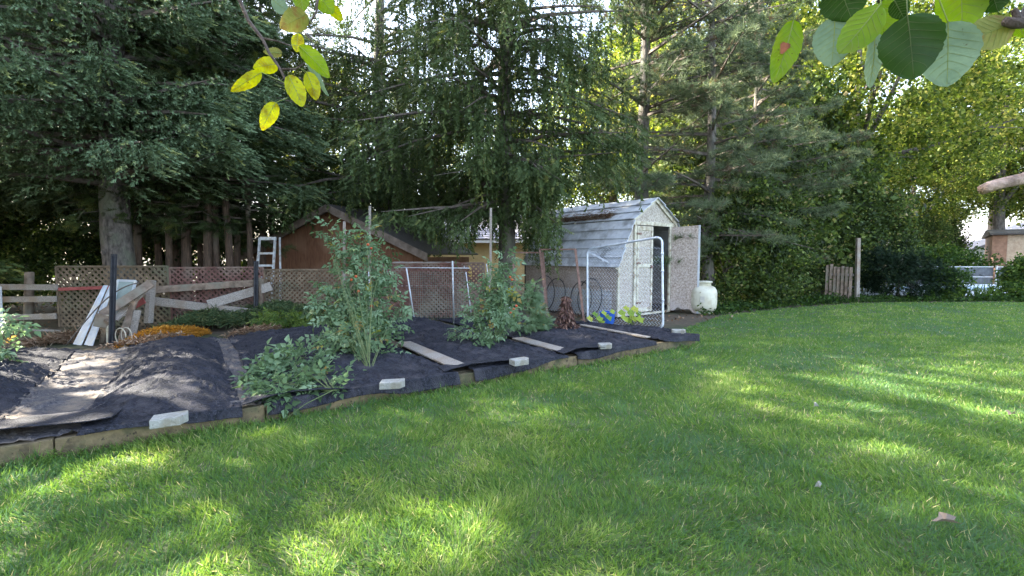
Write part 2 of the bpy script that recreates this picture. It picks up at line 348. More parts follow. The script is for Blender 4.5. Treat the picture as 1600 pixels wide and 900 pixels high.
u_, v_ = (gx-BO.x)*BU.x+(gy-BO.y)*BU.y, (gx-BO.x)*BV.x+(gy-BO.y)*BV.y
near_edge = 1.5*np.exp(-np.abs(v_)/.11)*((u_ > -4) & (u_ < BLEN+.2))
hh = .84*gh*(.55+.75*tuft)*rng.uniform(.6, 1.35, n)*(1+1.1*near_edge)
T_BLADE = (np.array([(0,-.5,0),(0,.5,0),(.5,-.42,.07),(.5,.42,.07),(1,0,.30)]), np.array([(0,1,3),(0,3,2),(2,3,4)]))
pos = np.stack([gx, gy, np.full(n, .003)], 1)
g = scatter('lawn_grass', M['grass'], None, T_BLADE, pos, dirv, rng.normal(size=(n, 3))*np.array([1,1,.2]), np.stack([hh, gw*rng.uniform(.7, 1.3, n), hh], 1), tone)
tag(g, 'green lawn grass with paler and bluer patches', 'grass')
print('grass blades', n)

# ------------------------------------------------------------------ foliage plants
def basis(d):
    d = nrm(np.asarray(d, float)); p = nrm(np.cross(d, [0, 0, 1])); return d, p
KEEP_ALL = None
def conifer(name, label, cat, base, H, Rf, tr, zmin, nb, style, m, bark, seed, group=None, sp=.32, dens=26, coarse=8.0, droop=.25, lean=(0,0), dead=0, az=None, knots=0, top_nb=40, keep=None, boughs=()):
    rg = np.random.default_rng(seed); rd = random.Random(seed); base = Vector(base)
    t = thing(name, label, cat, base, group)
    mb = MB(); N = 16; pts = []; rad = []
    for i in range(N+1):
        f = (i/N)**1.35; z = H*f; pts.append(base+Vector((lean[0]*f*H+.04*math.sin(z*1.1+seed), lean[1]*f*H+.04*math.cos(z*.9+seed), z-.05*(i == 0)))); rad.append(tr*(1-.93*f)*(1+.35*math.exp(-z*3)))
    mb.tube(pts, rad, 14, lump=.05); tk = mb.build('trunk', M[bark], t, smooth=True)
    def tp(z): f = z/H; return np.array([base.x+lean[0]*z+.04*math.sin(z*1.1+seed), base.y+lean[1]*z+.04*math.cos(z*.9+seed), base.z+z])
    if knots:
        kb = MB()
        for i in range(knots):
            z = .3+i*3.4/knots; a = -math.pi/2+rd.uniform(-.9, .9); c = Vector(tp(z)); r = tr*(1-.93*z/H); d = Vector((math.cos(a), math.sin(a), .1))
            kb.tube([c+d*r*.75, c+d*(r*1.02), c+d*(r*1.12)], [.07, .055, .03], 8, lump=.15)
        kb.build('branch_stubs', M[bark], t, smooth=True, kind='stuff')
    bb = MB(); S = {'spr': [[], [], [], [], []], 'hang': [[], [], [], [], []]}
    def add(k, p, x, z, s, tn):
        L = S[k]; L[0].append(p); L[1].append(x); L[2].append(z); L[3].append(s); L[4].append(tn)
    for b in range(nb+top_nb+len(boughs)):
        fine = b < nb or b >= nb+top_nb
        z0 = zmin+(min(coarse, H-.5)-zmin)*((b+.5)/nb) if fine else coarse+(H-coarse)*((b-nb+.5)/top_nb)**1.1
        a = rd.uniform(0, 6.283) if az is None or rd.random() < .25 else rd.uniform(*az)
        L = Rf(z0)*rd.uniform(.65, 1.12)
        if L < .25: L = .25
        if b >= nb+top_nb: z0, a, L = boughs[b-nb-top_nb]
        d, p = basis([math.cos(a), math.sin(a), 0]); o = tp(z0); rise = rd.uniform(.0, .3)-.12*(z0 < 3)
        dr = droop*rd.uniform(.6, 1.4)
        def pt(q, o=o, d=d, L=L, rise=rise, dr=dr): q = np.asarray(q)[..., None]; return o+d*(L*q)+np.array([0, 0, 1.])*(L*(rise*q-dr*q**1.7)+.10*L*np.maximum(q-.8, 0))
        if keep is not None and keep is not KEEP_ALL:
            while L > .6 and not keep(pt(np.linspace(.15, 1, 8))).all(): L *= .85; pt.__defaults__ = (o, d, L, rise, dr)
        bb.tube([Vector(pt(q)) for q in (0, .3, .6, .95)], [max(.012, .016*L+.008), .012*L+.004, .008*L+.003, .004], 4, cap=False)
        if rd.random() < dead: 
            for k in range(5):
                q = rd.uniform(.2, .9); c = Vector(pt(q)); bb.tube([c, c+Vector(p*rd.choice((-1, 1))*rd.uniform(.2, .6)+d*rd.uniform(0, .4)+np.array([0, 0, rd.uniform(-.3, .1)]))], [.005, .002], 3, cap=False)
            continue
        sc_ = sp*(1 if fine else 2.2); n = int(L*dens*(1 if fine else .30)*(1+.4*L))
        q = np.clip(rg.power(1.7, n), .12, 1.02); sg = rg.choice([-1., 1.], n); wmax = .30*L*(1.02-q)+.16
        w = rg.random(n)*wmax; c = pt(q)+(p*sg[:, None]+d*.55)*w[:, None]; c[:, 2] -= droop*.9*w+rg.random(n)*.05+np.abs(rg.normal(size=n))*.06*L*(style != 'pine')+.08*np.sin(q*9+w*7+b)
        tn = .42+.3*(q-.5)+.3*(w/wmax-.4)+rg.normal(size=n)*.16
        if style in ('spruce', 'weep'):
            x = d+p*sg[:, None]*(.35+.5*rg.random(n))[:, None]+np.stack([0*q, 0*q, -.25-.3*rg.random(n)], 1)*(1.6 if style == 'weep' else 1)
            add('spr', c, x, np.array([0, 0, 1.])+rg.normal(size=(n, 3))*.35, sc_*rg.uniform(.65, 1.25, n), tn)
        elif style == 'pine':
            x = d*.6+p*sg[:, None]*.5+rg.normal(size=(n, 3))*.4+np.array([0, 0, .35])
            tn = np.where(rg.random(n) < .06, 0, tn); add('spr', c, x, rg.normal(size=(n, 3)), sc_*rg.uniform(.6, 1.15, n), tn)
        elif style == 'cedar':
            x = d*.7+p*sg[:, None]*.5+rg.normal(size=(n, 3))*.35+np.array([0, 0, -.1])
            add('spr', c, x, rg.normal(size=(n, 3)), sc_*rg.uniform(.6, 1.2, n), tn)
        if style in ('weep', 'spruce') and fine or style == 'weep':
            short = .45 if style == 'spruce' else 1
            m_ = int(L*((13 if short == 1 else 8) if fine else 3)); q = np.clip(rg.power(1.5, m_), .2, 1); sg = rg.choice([-1., 1.], m_); w = rg.random(m_)*(.22*L*(1.05-q)+.12)
            c = pt(q)+p*(sg*w)[:, None]; ln = rg.uniform(.25, .95, m_)*(1 if fine else 1.6)*short*np.where(rg.random(m_) < .12, 1.5, 1)
            kk = 3 if short == 1 else 2
            for j in range(kk):
                cc = c.copy(); cc[:, 2] -= ln*j/kk; cc[:, :2] += rg.normal(size=(m_, 2))*.015
                add('hang', cc, np.array([0, 0, -1.])+rg.normal(size=(m_, 3))*.13, rg.normal(size=(m_, 3)), ln/kk*1.35, .45+.22*j/kk+rg.normal(size=m_)*.13)
    bb.build('branches', M['twig'], t, kind='stuff')
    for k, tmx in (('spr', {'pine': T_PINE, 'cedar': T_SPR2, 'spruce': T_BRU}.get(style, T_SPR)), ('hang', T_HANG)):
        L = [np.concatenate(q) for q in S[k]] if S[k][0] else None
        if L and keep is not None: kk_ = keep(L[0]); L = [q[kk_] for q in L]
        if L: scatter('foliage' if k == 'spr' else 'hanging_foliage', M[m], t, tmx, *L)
    return t

def broadleaf(name, label, cat, base, H, lobes, tr, m, bark, seed, ncl=90, per=60, leaf=.13, group=None, spread=.5, tmpl=None, limbs=8, low=.45, lean=(0,0)):
    rg = np.random.default_rng(seed); rd = random.Random(seed); base = Vector(base); t = thing(name, label, cat, base, group)
    mb = MB(); top = H*.75
    pts = [base+Vector((lean[0]*z+.06*math.sin(z*1.3+seed), lean[1]*z+.06*math.cos(z+seed), z-.04*(z == 0))) for z in np.linspace(0, top, 9)]
    mb.tube(pts, [tr*(1-.8*i/8)*(1.3 if i == 0 else 1) for i in range(9)], 10, lump=.06); mb.build('trunk', M[bark], t, smooth=True)
    C = []; wt = np.array([l[3]*l[4]*l[5] for l in lobes]); wt = wt/wt.sum()
    for i in range(ncl):
        l = lobes[rg.choice(len(lobes), p=wt)]; d = nrm(rg.normal(size=3)); r = rg.uniform(.45, 1.0)**.5
        C.append((np.array(l[:3])+d*r*np.array(l[3:6]), r))
    bb = MB()
    for i in range(limbs):
        c, r = C[i*len(C)//limbs]; a = pts[min(8, 2+int(6*rd.random()))]; e = base+Vector(c); mid = a.lerp(e, .5)+Vector((0, 0, -.05*(e-a).length+.1))
        bb.tube([a, mid, e], [tr*.4, tr*.22, tr*.05], 6, cap=False)
        for k in range(3):
            e2 = e+Vector([rd.uniform(-1, 1)*spread for _ in range(3)]); bb.tube([mid.lerp(e, .3+.2*k), e2], [tr*.1, tr*.03], 4, cap=False)
    if limbs: bb.build('branches', M[bark], t, kind='stuff')
    n = ncl*per; ci = np.repeat(np.arange(ncl), per); cc = np.array([c for c, _ in C])[ci]+np.array(base)
    pos = cc+rg.normal(size=(n, 3))*np.array([spread, spread, spread*.6])*(.5+.7*rg.random(ncl))[ci][:, None]
    pos[:, 2] = np.maximum(pos[:, 2], .03)
    ct = rg.random(ncl)*.35-.17
    X = rg.normal(size=(n, 3))+np.array([0, 0, -.35]); Z = rg.normal(size=(n, 3))*.55+np.array([0, 0, 1.])
    scatter('foliage', M[m], t, tmpl or T_CLU, pos, X, Z, leaf*rg.uniform(.65, 1.25, n), .45+ct[ci]+rg.normal(size=n)*.17)
    return t

def place(o, loc, rz, s, label=None):
    c = copy_tree(o); c.location = loc; c.rotation_euler.z = rz; c.scale = (s, s, s)
    if label: c['label'] = label
    return c

# -- conifers of the back row
prof = lambda R, H, z1: (lambda z: R*max(.08, (1-(max(z, z1)-z1)/(H-z1)))**.8)
SP_MID = conifer('weeping_spruce', 'dark spruce with curtains of hanging twigs, in the middle behind the tomato bed', 'tree', D(790, 440, 11.4).xy.to_3d(), 17, prof(3.7, 17, 3.5), .22, 1.6, 112, 'weep', 'spruce', 'bark', 31, droop=.34, dens=14, dead=.08, sp=.28, keep=lambda p: ~((p[:,0]>.98)&(p[:,2]<2.8)) & ~((p[:,0]>-1.3)&(p[:,2]<1.95+.35*np.sin(p[:,0]*9+1))&~((p[:,0]>.5)&(p[:,2]>.9))) & ~((p[:,0]<=-1.3)&(p[:,2]<1.95+.15*np.sin(p[:,0]*5))) & (p[:,1]>8.9), boughs=((2.7,-.30,1.5),(3.1,-.1,1.6),(3.3,-.5,1.7),(2.9,3.5,3.4),(2.6,3.9,2.8),(3.6,-.25,3.2),(3.9,-.6,3.3),(4.3,-.1,3.4)))
SP_LEFT = conifer('spruce_tree', 'large spruce with a thick grey knotted trunk behind the left lattice panel', 'tree', D(190, 440, 10.6).xy.to_3d(), 18, prof(4.4, 18, 4), .31, 2.9, 120, 'spruce', 'blue_spruce', 'bark', 33, droop=.24, dens=17, sp=.33, knots=9, dead=.07, keep=lambda p: ~((p[:,0]>-8.2)&(p[:,2]<np.where(p[:,0]>-6.3, 2.38, 2.62)+.15*np.sin(p[:,0]*4))))
SP_B = conifer('spruce_tree', 'spruce behind the peak of the brown hut, filling the gap left of the weeping spruce', 'tree', (-4.1, 15.3, 0), 17, prof(4.2, 17, 4), .26, 2.6, 95, 'weep', 'spruce', 'bark', 35, droop=.25, dens=11, sp=.30, group='spruces of the back row', keep=lambda p: ~((p[:,2]<2.7)&(p[:,0]>-2.6)))
place(SP_B, (-15.2, 12.2, 0), 2.1, 1.02, 'spruce beyond the left edge of the picture, in line with the lattice fence')
place(SP_LEFT, (-12.4, 14.6, 0), 1.3, 1.0, 'spruce standing behind the thick knotted trunk, seen at the far left')
# side row: unseen spruces added to shade the garden, crowns holed for sun patches
SUNV = np.array(sd)
SUN_HOLES = [(np.array(P(px, py, z)), r_) for px, py, z, r_ in ((30,880,.03,0.080),(80,850,.03,0.040),(415,868,.03,0.169),(500,862,.03,0.260),(590,850,.03,0.234),(660,800,.03,0.169),(700,850,.03,0.195),(790,840,.03,0.221),(860,870,.03,0.208),(1000,885,.03,0.130),
        (1160,800,.03,0.117),(1215,820,.03,0.156),(1275,835,.03,0.143),(1340,858,.03,0.130),(1400,880,.03,0.104),(425,688,.03,.10),(1120,615,.03,.07),(1330,640,.03,.06),
        (1450,485,.03,.30),(1560,487,.03,.35),(1390,497,.03,.15),(1590,500,.03,.25),(1220,600,.03,.05),(1400,610,.03,.08),(1500,600,.03,.08),
        (90,660,.2,0.213),(150,620,.22,0.250),(205,590,.25,0.188),(50,695,.2,0.188),(250,620,.3,0.175),(40,580,.25,0.250),(110,555,.25,0.150),(340,650,.2,0.150),(395,640,.2,0.112),(20,620,.22,0.188),(290,560,.3,0.088),(330,535,.2,0.100),(180,655,.2,0.150))]
def sun_holes(p):  # drops foliage along sun rays so that chosen spots are lit
    k = np.ones(len(p), bool)
    for c, r_ in SUN_HOLES:
        w = p-c; q = w@SUNV; d_ = np.linalg.norm(w-q[:, None]*SUNV, axis=1); k &= d_ > r_*(1.25+.5*np.sin(p[:, 2]*5+p[:, 0]*3))+.10
    return k
KEEP_ALL = sun_holes
for (x, y, h, sd_), lb in zip(((-11.8, 6.2, 20, 141), (-12.2, 1.6, 20, 142), (-11.6, -2.9, 20, 143), (-11.0, -7.2, 20, 144)), ('unseen spruce added for shade off the left side, nearer to the viewer than the rail fence', 'unseen spruce added for shade off the left side, level with the viewer', 'unseen spruce added for shade off the left side, behind the viewer', 'unseen spruce added for shade off the left side, farthest behind the viewer')):
    conifer('spruce_tree', lb, 'tree', (x, y, 0), h, (lambda z, h=h: 3.5*(1-(z/h)**4)+.3), .26, 1.6, 62, 'spruce', 'spruce', 'bark', sd_, group='spruces of the back row', sp=.50, dens=12, coarse=9, top_nb=100, keep=sun_holes)

CED = conifer('cedar_tree', 'slim cedar trunk, nearest to the thick spruce trunk', 'tree', D(222, 430, 11.3).xy.to_3d(), 11.5, prof(1.35, 11.5, 5), .092, 2.1, 80, 'cedar', 'cedar', 'redbark', 41, group='cedars in the row behind the red lattice', sp=.30, dens=20, droop=.1, coarse=8, dead=.22, lean=(-.02, 0), top_nb=30)
cl = ['second cedar trunk from the thick spruce, slightly leaning', 'pale-barked cedar trunk left of the middle of the row', 'dark cedar trunk set back in the left half of the row',
      'thick reddish cedar trunk above the seam of tan and red lattice', 'thin cedar trunk right beside a thicker reddish one', 'cedar trunk above the middle of the red lattice panel',
      'twin cedar trunk, left of the pair above the red lattice', 'twin cedar trunk, right of the pair above the red lattice', 'leaning cedar trunk above the grey diagonal plank', 'cedar trunk standing just left of the black stake',
      'last cedar trunk before the aluminium ladder', 'cedar trunk at the back of the row, seen behind the ladder', 'cedar behind the roof of the brown hut']
rd = random.Random(5)
for (px, d, s), lb in zip(((244,12.2,.95),(262,11.5,.9),(276,12.8,1.1),(296,11.7,1.25),(311,12.4,.8),(328,11.5,1.1),(343,11.8,1.0),(356,11.7,1.05),(374,12.5,.95),(388,11.9,.85),(413,13.1,1.05),(432,14.2,1.1),(470,15.5,1.15)), cl):
    p = D(px, 430, d); c = place(CED, (p.x, p.y, 0), rd.uniform(0, 6), s, lb)

prof2 = lambda R, H, z1: (lambda z: R*max(.1, 1-abs(z-z1)/(H-z1))**.6)
PINE = conifer('pine_tree', 'tall pine with a grey trunk rising behind the peak of the barn shed', 'tree', D(1001, 440, 13.6).xy.to_3d(), 15, prof2(3.1, 15, 6), .23, 2.9, 54, 'pine', 'pine', 'bark', 51, sp=.24, dens=19, droop=.05, coarse=8.5, dead=.25, group='pines behind the shed')
PINE2 = conifer('pine_tree', 'pine with a dark forked trunk and low blue-green boughs right of the shed door', 'tree', D(1107, 440, 13.0).xy.to_3d(), 14, prof2(2.8, 14, 4.5), .16, 1.5, 72, 'pine', 'pine', 'bark', 53, sp=.24, dens=18, droop=.12, coarse=8, dead=.12, lean=(-.01, 0), group='pines behind the shed')
place(PINE2, (7.6, 15.4, 0), 2.4, 1.0, 'pine with bluish boughs behind the leafy hedge, left of the weathered boards')

# -- broadleaf trees
MAP = broadleaf('maple_tree', 'maple with sunlit yellow-green leaves above the dark yew', 'tree', (14.5, 21.5, 0), 11, [(0,0,6.5,4.2,3.6,3.4),(-2,-.5,4.2,2.4,2.2,1.7),(2.2,0,5,2.4,2.4,2.0),(0,0,9,2.6,2.6,2.2)], .26, 'maple', 'bark', 61, ncl=250, per=46, leaf=.12, spread=.38, group='maples on the right', limbs=14)
mapl = [((34.5, 30.0, 0), 1.9, 1.0, 'maple with a straight dark trunk beside the tan house'), ((29.2, 29.0, 0), 3.3, 1.1, 'maple behind the tan house at the right edge'), ((9.3, 22.5, 0), 4.2, 1.15, 'maple rising behind the leafy hedge, left of the sunlit one'),
        ((5.6, 27, 0), 5.5, 1.0, 'yellow-green maple seen between the two pine trunks'), ((-1.5, 30, 0), .6, .8, 'maple far behind the cream house'), ((-9.5, 24, 0), 2.8, .8, 'maple beyond the brown hut'), ((-17.5, 21, 0), 2.2, 1.05, 'maple in the light far left, behind the spruce trunk'),
        ((-27, 27, 0), 1.2, 1.2, 'maple farthest to the left in the distance'), ((27.2, 31, 0), 4.5, .75, 'small pale maple left of the tan house'), ((22.8, 27.5, 0), 3.9, .72, 'small maple above the broad shrub by the pool'), ((18, 33, 0), 1.5, 1.35, 'distant maple behind the sunlit one'), ((33, 33, 0), 2.5, 1.3, 'distant maple beyond the pool'), ((40, 22, 0), .2, 1.3, 'maple far out on the right'), ((11, 38, 0), 2.0, 1.4, 'most distant maple behind the hedge')]
MAP.scale = (1.3, 1.3, 1.32); MAP.location.x += .6
for loc, rz, s, lb in mapl: place(MAP, loc, rz, s*1.25, lb)

HED = broadleaf('hedge_shrub', 'tall leafy shrub right behind the cream tank', 'shrub', (5.9, 13.3, 0), 3.6, [(0,0,1.4,1.25,1.0,1.4),(.2,0,2.6,1.0,.9,1.1)], .05, 'olive', 'twig', 71, ncl=100, per=40, leaf=.10, spread=.20, group='leafy shrubs of the hedge', limbs=9)
hl = ['leafy hedge shrub second from the tank', 'leafy hedge shrub above the ground cover, left of the boards', 'tall back shrub filling the hedge behind the tank', 'tall back shrub in the middle of the hedge', 'hedge shrub directly behind the weathered boards',
      'hedge shrub just right of the weathered corner post', 'hedge shrub behind the black-green yew', 'shrub in the light behind the left rail fence', 'shrub behind the tan lattice panel at the left', 'yellow-green shrub farthest left behind the rails', 'shrub seen between the cedar trunks above the red lattice', 'shrub seen between the thick spruce trunk and the first cedars', 'shrub behind the brown hut', 'tree-high leafy shrub above the weathered boards', 'tree-high leafy shrub above the dark yew', 'shrub low behind the rails, left of the tan lattice', 'high shrub behind the rails at the far left edge', 'rounded shrub next to the tan house', 'rounded shrub behind the pool fence, nearer the yew']
for (x, y, rz, s), lb in zip(((7.2,13.9,1,.95),(8.1,14.9,2,1.0),(6.6,15.6,3,1.5),(8.8,16.5,4,1.6),(10.1,17.2,5,1.15),(11.8,18.0,.5,1.3),(13.6,18.0,1.5,1.1),(-11.6,12.6,2.2,.8),(-10.1,13.4,3.1,.9),(-14.6,13.4,.3,1.1),(-7.3,17.5,.7,1.2),(-10.4,17.0,1.9,1.2),(-4.6,19,2.9,1.2),(9.4,18.6,1.1,2.3),(12.6,20.0,2.6,2.2),(-12.9,11.8,4.0,.9),(-16.2,15.5,5,1.5),(25.2,28.6,1,1.25),(23.0,26.4,2.2,1.0)), hl):
    place(HED, (x, y, 0), rz, s, lb)

YEW = broadleaf('yew_shrub', 'very dark green yew between the weathered post and the pool', 'shrub', D(1405, 470, 15.4).xy.to_3d(), 1.9, [(0,0,.7,1.15,.9,.75),(-.3,0,1.2,.8,.6,.5)], .05, 'yew', 'twig', 75, ncl=95, per=60, leaf=.16, spread=.26, tmpl=T_SPR2, limbs=8)
broadleaf('light_shrub', 'light green rounded shrub in front of the pool, right of the dark yew', 'shrub', D(1475, 470, 15.2).xy.to_3d(), 1.1, [(0,0,.5,.55,.4,.55)], .02, 'shrub', 'twig', 77, ncl=26, per=50, leaf=.08, spread=.16, limbs=5)
broadleaf('viburnum_shrub', 'green shrub at the right edge in front of the tan house', 'shrub', D(1603, 470, 15.6).xy.to_3d(), 1.6, [(0,0,.85,.5,.4,.45)], .02, 'shrub', 'twig', 79, ncl=34, per=50, leaf=.09, spread=.2, limbs=5)
broadleaf('broad_shrub', 'broad green shrub behind the pool fence beside the white gable', 'shrub', (20.6, 23, 0), 2.2, [(-.6,0,.9,1.9,.9,1.0),(1,0,.8,1.4,.7,.8)], .04, 'shrub', 'twig', 83, ncl=50, per=50, leaf=.13, spread=.3, limbs=4)

# -- ground cover
def cover(name, label, cat, poly, n, m, leaf, h, tmpl, seed, up=.3, tone=.45):
    rg = np.random.default_rng(seed); xs, ys = [p.x for p in poly], [p.y for p in poly]
    x = rg.uniform(min(xs), max(xs), n*2); y = rg.uniform(min(ys), max(ys), n*2); k = in_poly(x, y, poly); x, y = x[k][:n], y[k][:n]; n = len(x)
    z = h*(.25+.9*vnoise(x, y, 2.5, seed))*rg.random(n)**.6
    o = scatter(name, M[m], None, tmpl, np.stack([x, y, z+.006], 1), rg.normal(size=(n, 3))*np.array([1,1,.5]), rg.normal(size=(n, 3))*.4+np.array([0,0,1]), leaf*rg.uniform(.6, 1.3, n), tone+rg.normal(size=n)*.2)
    return tag(o, label, cat)
cover('ground_ivy', 'low dark ground cover along the far edge of the lawn', 'ground cover', [P(1095,494), P(1130,492), P(1230,481), P(1345,473), Vector((14,14.4,0)), Vector((22,13.3,0)), Vector((22,14.3,0)), Vector((12,15.0,0)), Vector((10,15.6,0)), Vector((4.9,13,0))], 9000, 'shrub', .075, .22, T_CLU, 91, tone=.3)
cover('fallen_needles', 'brown leaf litter under the back row of trees', 'leaf litter', [Vector((-18,8.5,0)), Vector((-6,9.2,0)), Vector((5,10.0,0)), Vector((5,20,0)), Vector((-18,20,0))], 5000, 'litter', .07, .03, T_CLU, 93)

# ================================================================== RAISED BED
rd = random.Random(3)
MC = [-2.15, -.62, 1.28, 2.95, 4.35, 5.85, 7.05]     # placeholder centres, replaced below by the paths measured on the ground
def up(px, py, z=.14): return bed_uv(P(px, py, z))[0]
PATHS = [up(45, 695), up(395, 628), up(708, 577), up(872, 553), up(1000, 531)]
PATHS = [PATHS[0]-1.75]+PATHS+[BLEN+.05]
PW = [.25, .30, .13, .13, .12, .11, .0]
HT = .17
def mound_z(u, v, i):
    a, b = PATHS[i]+PW[i], PATHS[i+1]-PW[i+1]
    s = np.clip((u-a)/(b-a), 0, 1); hgt = [.13, .14, .10, .10, .08, .04][i]
    cross = np.sin(np.pi*s)**.7
    along = np.clip((v-.02)/.9, 0, 1)**.7*np.clip((back_v(u)-v)/.6, 0, 1)**.6
    return hgt*cross*along
def wr(u, v, sd, a=1.):
    w = .014*(vnoise(u*1.0+v*.7, v*.35-u*.2, 5, sd)-.5)+.012*(vnoise(u+v*.5, v*.4, 13, sd+1)-.5)+.008*(vnoise(u*1.3, v*.6, 30, sd+2)-.5)
    r = np.abs(vnoise(u*.9+v*.5, v*.5-u*.4, 4, sd+3)-.5); w += .026*np.exp(-(r/.025)**2); r2 = np.abs(vnoise(u*1.6+v*.4, v*.45-u*.25, 6, sd+9)-.5); w += .020*np.exp(-(r2/.035)**2)-.012*np.exp(-(np.abs(r2-.07)/.03)**2)
    return w*a
fl = ['dark fabric over the first mound at the far left, behind the long flap', 'dark fabric over the tallest mound, next to the front-left concrete block', 'dark fabric under the large sprawling tomato plant',
      'dark fabric round the foot of the smaller red-fruited tomato plant', 'dark fabric under the dried brown plant', 'dark fabric at the right end of the bed below the chain-link gate']
for i in range(6):
    a, b = PATHS[i]+PW[i]-.05, PATHS[i+1]-PW[i+1]+.04
    nu, nv = int((b-a)/.022), 150
    s = np.linspace(0, 1, nu)[:, None]; q = np.linspace(0, 1, nv)[None, :]
    edge = .05*(vnoise(s*3+i*7, q*9, 1, 201)-.5)
    u = a+(b-a)*s+edge*np.where(s > .5, 1, 1)*(np.abs(s-.5)*2)**3
    q2 = np.clip((q-.07)/.93, 0, 1); over = np.clip(1-q/.07, 0, 1)
    v = -.066+q2*(back_v(u)+.07)-over*(.010+.015*vnoise(u, u*0, 4, 205+i))
    z = HT+mound_z(u, v, i)+wr(u, v, 300+i*5, np.clip((v+.12)/.2, .15, 1))+.006+.002*i
    z = z-over*np.clip(.025+.16*(vnoise(u, u*0, 1.7, 401+i)-.2), .02, .13)
    pz = np.array([BO.x, BO.y])
    X = BO.x+BU.x*u+BV.x*v; Y = BO.y+BU.y*u+BV.y*v
    o = grid_mesh('landscape_fabric', X, Y, z*np.ones_like(X), M['fabric'], loc=tuple(B((a+b)/2, 0, HT)))
    sm = o.modifiers.new('thickness', 'SOLIDIFY'); sm.thickness = .003
    tag(o, fl[i], 'landscape fabric', 'fabric sheets over the bed')
# soil body under the fabric
mb = MB(); us = np.linspace(PATHS[0]-2, BLEN-.07, 30)
ring = [B(u, .05, 0) for u in us]+[B(u, float(back_v(u))-.02, 0) for u in us[::-1]]
mb.prism([p+Vector((0,0,.001)) for p in ring], (0, 0, HT-.02)); tag(mb.build('bed_soil', M['soil']), kind='structure')
# paths: worn grey fabric on the first two, boards on the others
for i, lb in ((1, 'dusty grey fabric strip in the wide path left of the tallest mound'), (2, 'dusty fabric strip with dead twigs on it, left of the sprawling tomato')):
    a, b = PATHS[i]-PW[i]-.06, PATHS[i]+PW[i]+.06; s = np.linspace(0, 1, 34)[:, None]; q = np.linspace(0, 1, 150)[None, :]
    u = a+(b-a)*s+0*q; v = -.03+q*(back_v(u)-.1); z = HT+.004+wr(u, v, 500+i, .9)-.012*np.sin(np.pi*s)
    o = grid_mesh('path_fabric', BO.x+BU.x*u+BV.x*v, BO.y+BU.y*u+BV.y*v, z, M['fabric_worn'], loc=tuple(B((a+b)/2, 0, HT))); tag(o, lb, 'landscape fabric', 'worn fabric in the paths')
for i, v0, v1, lb in ((3, .10, 1.75, 'grey path board between the sprawling and the smaller tomato plant'), (4, .12, 1.15, 'short grey path board right of the smaller tomato plant'), (5, .15, 1.6, 'thin path board in front of the squash leaves')):
    mb = MB(); x = PATHS[i]; mb.bar(B(x, v0, HT+.03), B(x+.04, v1, HT+.035), .20 if i < 5 else .10, .02); tag(mb.build('path_board', M['grey_wood'], loc=tuple(B(x, v0, HT)), bevel=.003), lb, 'board', 'boards in the bed paths')
# folded flap at the far left and lifted flaps along the edge
def flap(u0, u1, v0, v1, z0, lift, lb, sd):
    s = np.linspace(0, 1, 50)[:, None]; q = np.linspace(0, 1, 26)[None, :]; u = u0+(u1-u0)*s+.05*q; v = v0+(v1-v0)*q+.03*np.sin(s*5)
    z = z0+lift*np.sin(np.pi*np.clip(s, 0, 1))*(1-q)+.012*vnoise(u*3, v*2, 3, sd)
    o = grid_mesh('fabric_flap', BO.x+BU.x*u+BV.x*v, BO.y+BU.y*u+BV.y*v, z, M['fabric'], loc=tuple(B(u0, v0, z0)))
    m_ = o.modifiers.new('thickness', 'SOLIDIFY'); m_.thickness = .006; tag(o, lb, 'landscape fabric', 'loose fabric flaps on the bed edge')
flap(PATHS[1]-1.1, PATHS[1]+.42, .02, .36, HT+.045, .03, 'loose folded fabric flap across the front of the wide left path', 1)
flap(PATHS[3]-.25, PATHS[3]+.75, -.05, .20, HT+.03, .03, 'lifted fabric flap in front of the long grey path board', 2)
flap(PATHS[4]-.15, PATHS[4]+.6, -.07, .22, HT+.035, .03, 'lifted fabric flap in front of the short grey path board', 3)
flap(PATHS[2]-.1, PATHS[2]+.75, -.08, .12, HT+.015, .045, 'lifted fabric edge below the foot of the sprawling tomato', 4)
# timber frame
t = thing('bed_edging', 'weathered timber edging along the front of the raised bed', 'timber edging', B(0, 0))
cuts = [-3.4, up(90, 712, 0), up(415, 660, 0), up(640, 612, 0), up(880, 568, 0), BLEN]
for a, b in zip(cuts, cuts[1:]):
    mb = MB(); mb.bar(B(a+.004, -.02, .07), B(b-.004, -.02+rd.uniform(-.01, .01), .075), .07, .145, up=(0,0,1)); mb.build('timber', M['timber'], t, bevel=.006)
mb = MB(); mb.bar(B(BLEN-.03, .02, .075), B(BLEN-.1, .85, .075), .07, .15); mb.build('timber', M['timber'], t, bevel=.006)
mb = MB(); mb.bar(B(BLEN-.35, .34, .155), B(BLEN+.01, .02, .16), .1, .05); mb.build('timber', M['timber'], t, bevel=.006)
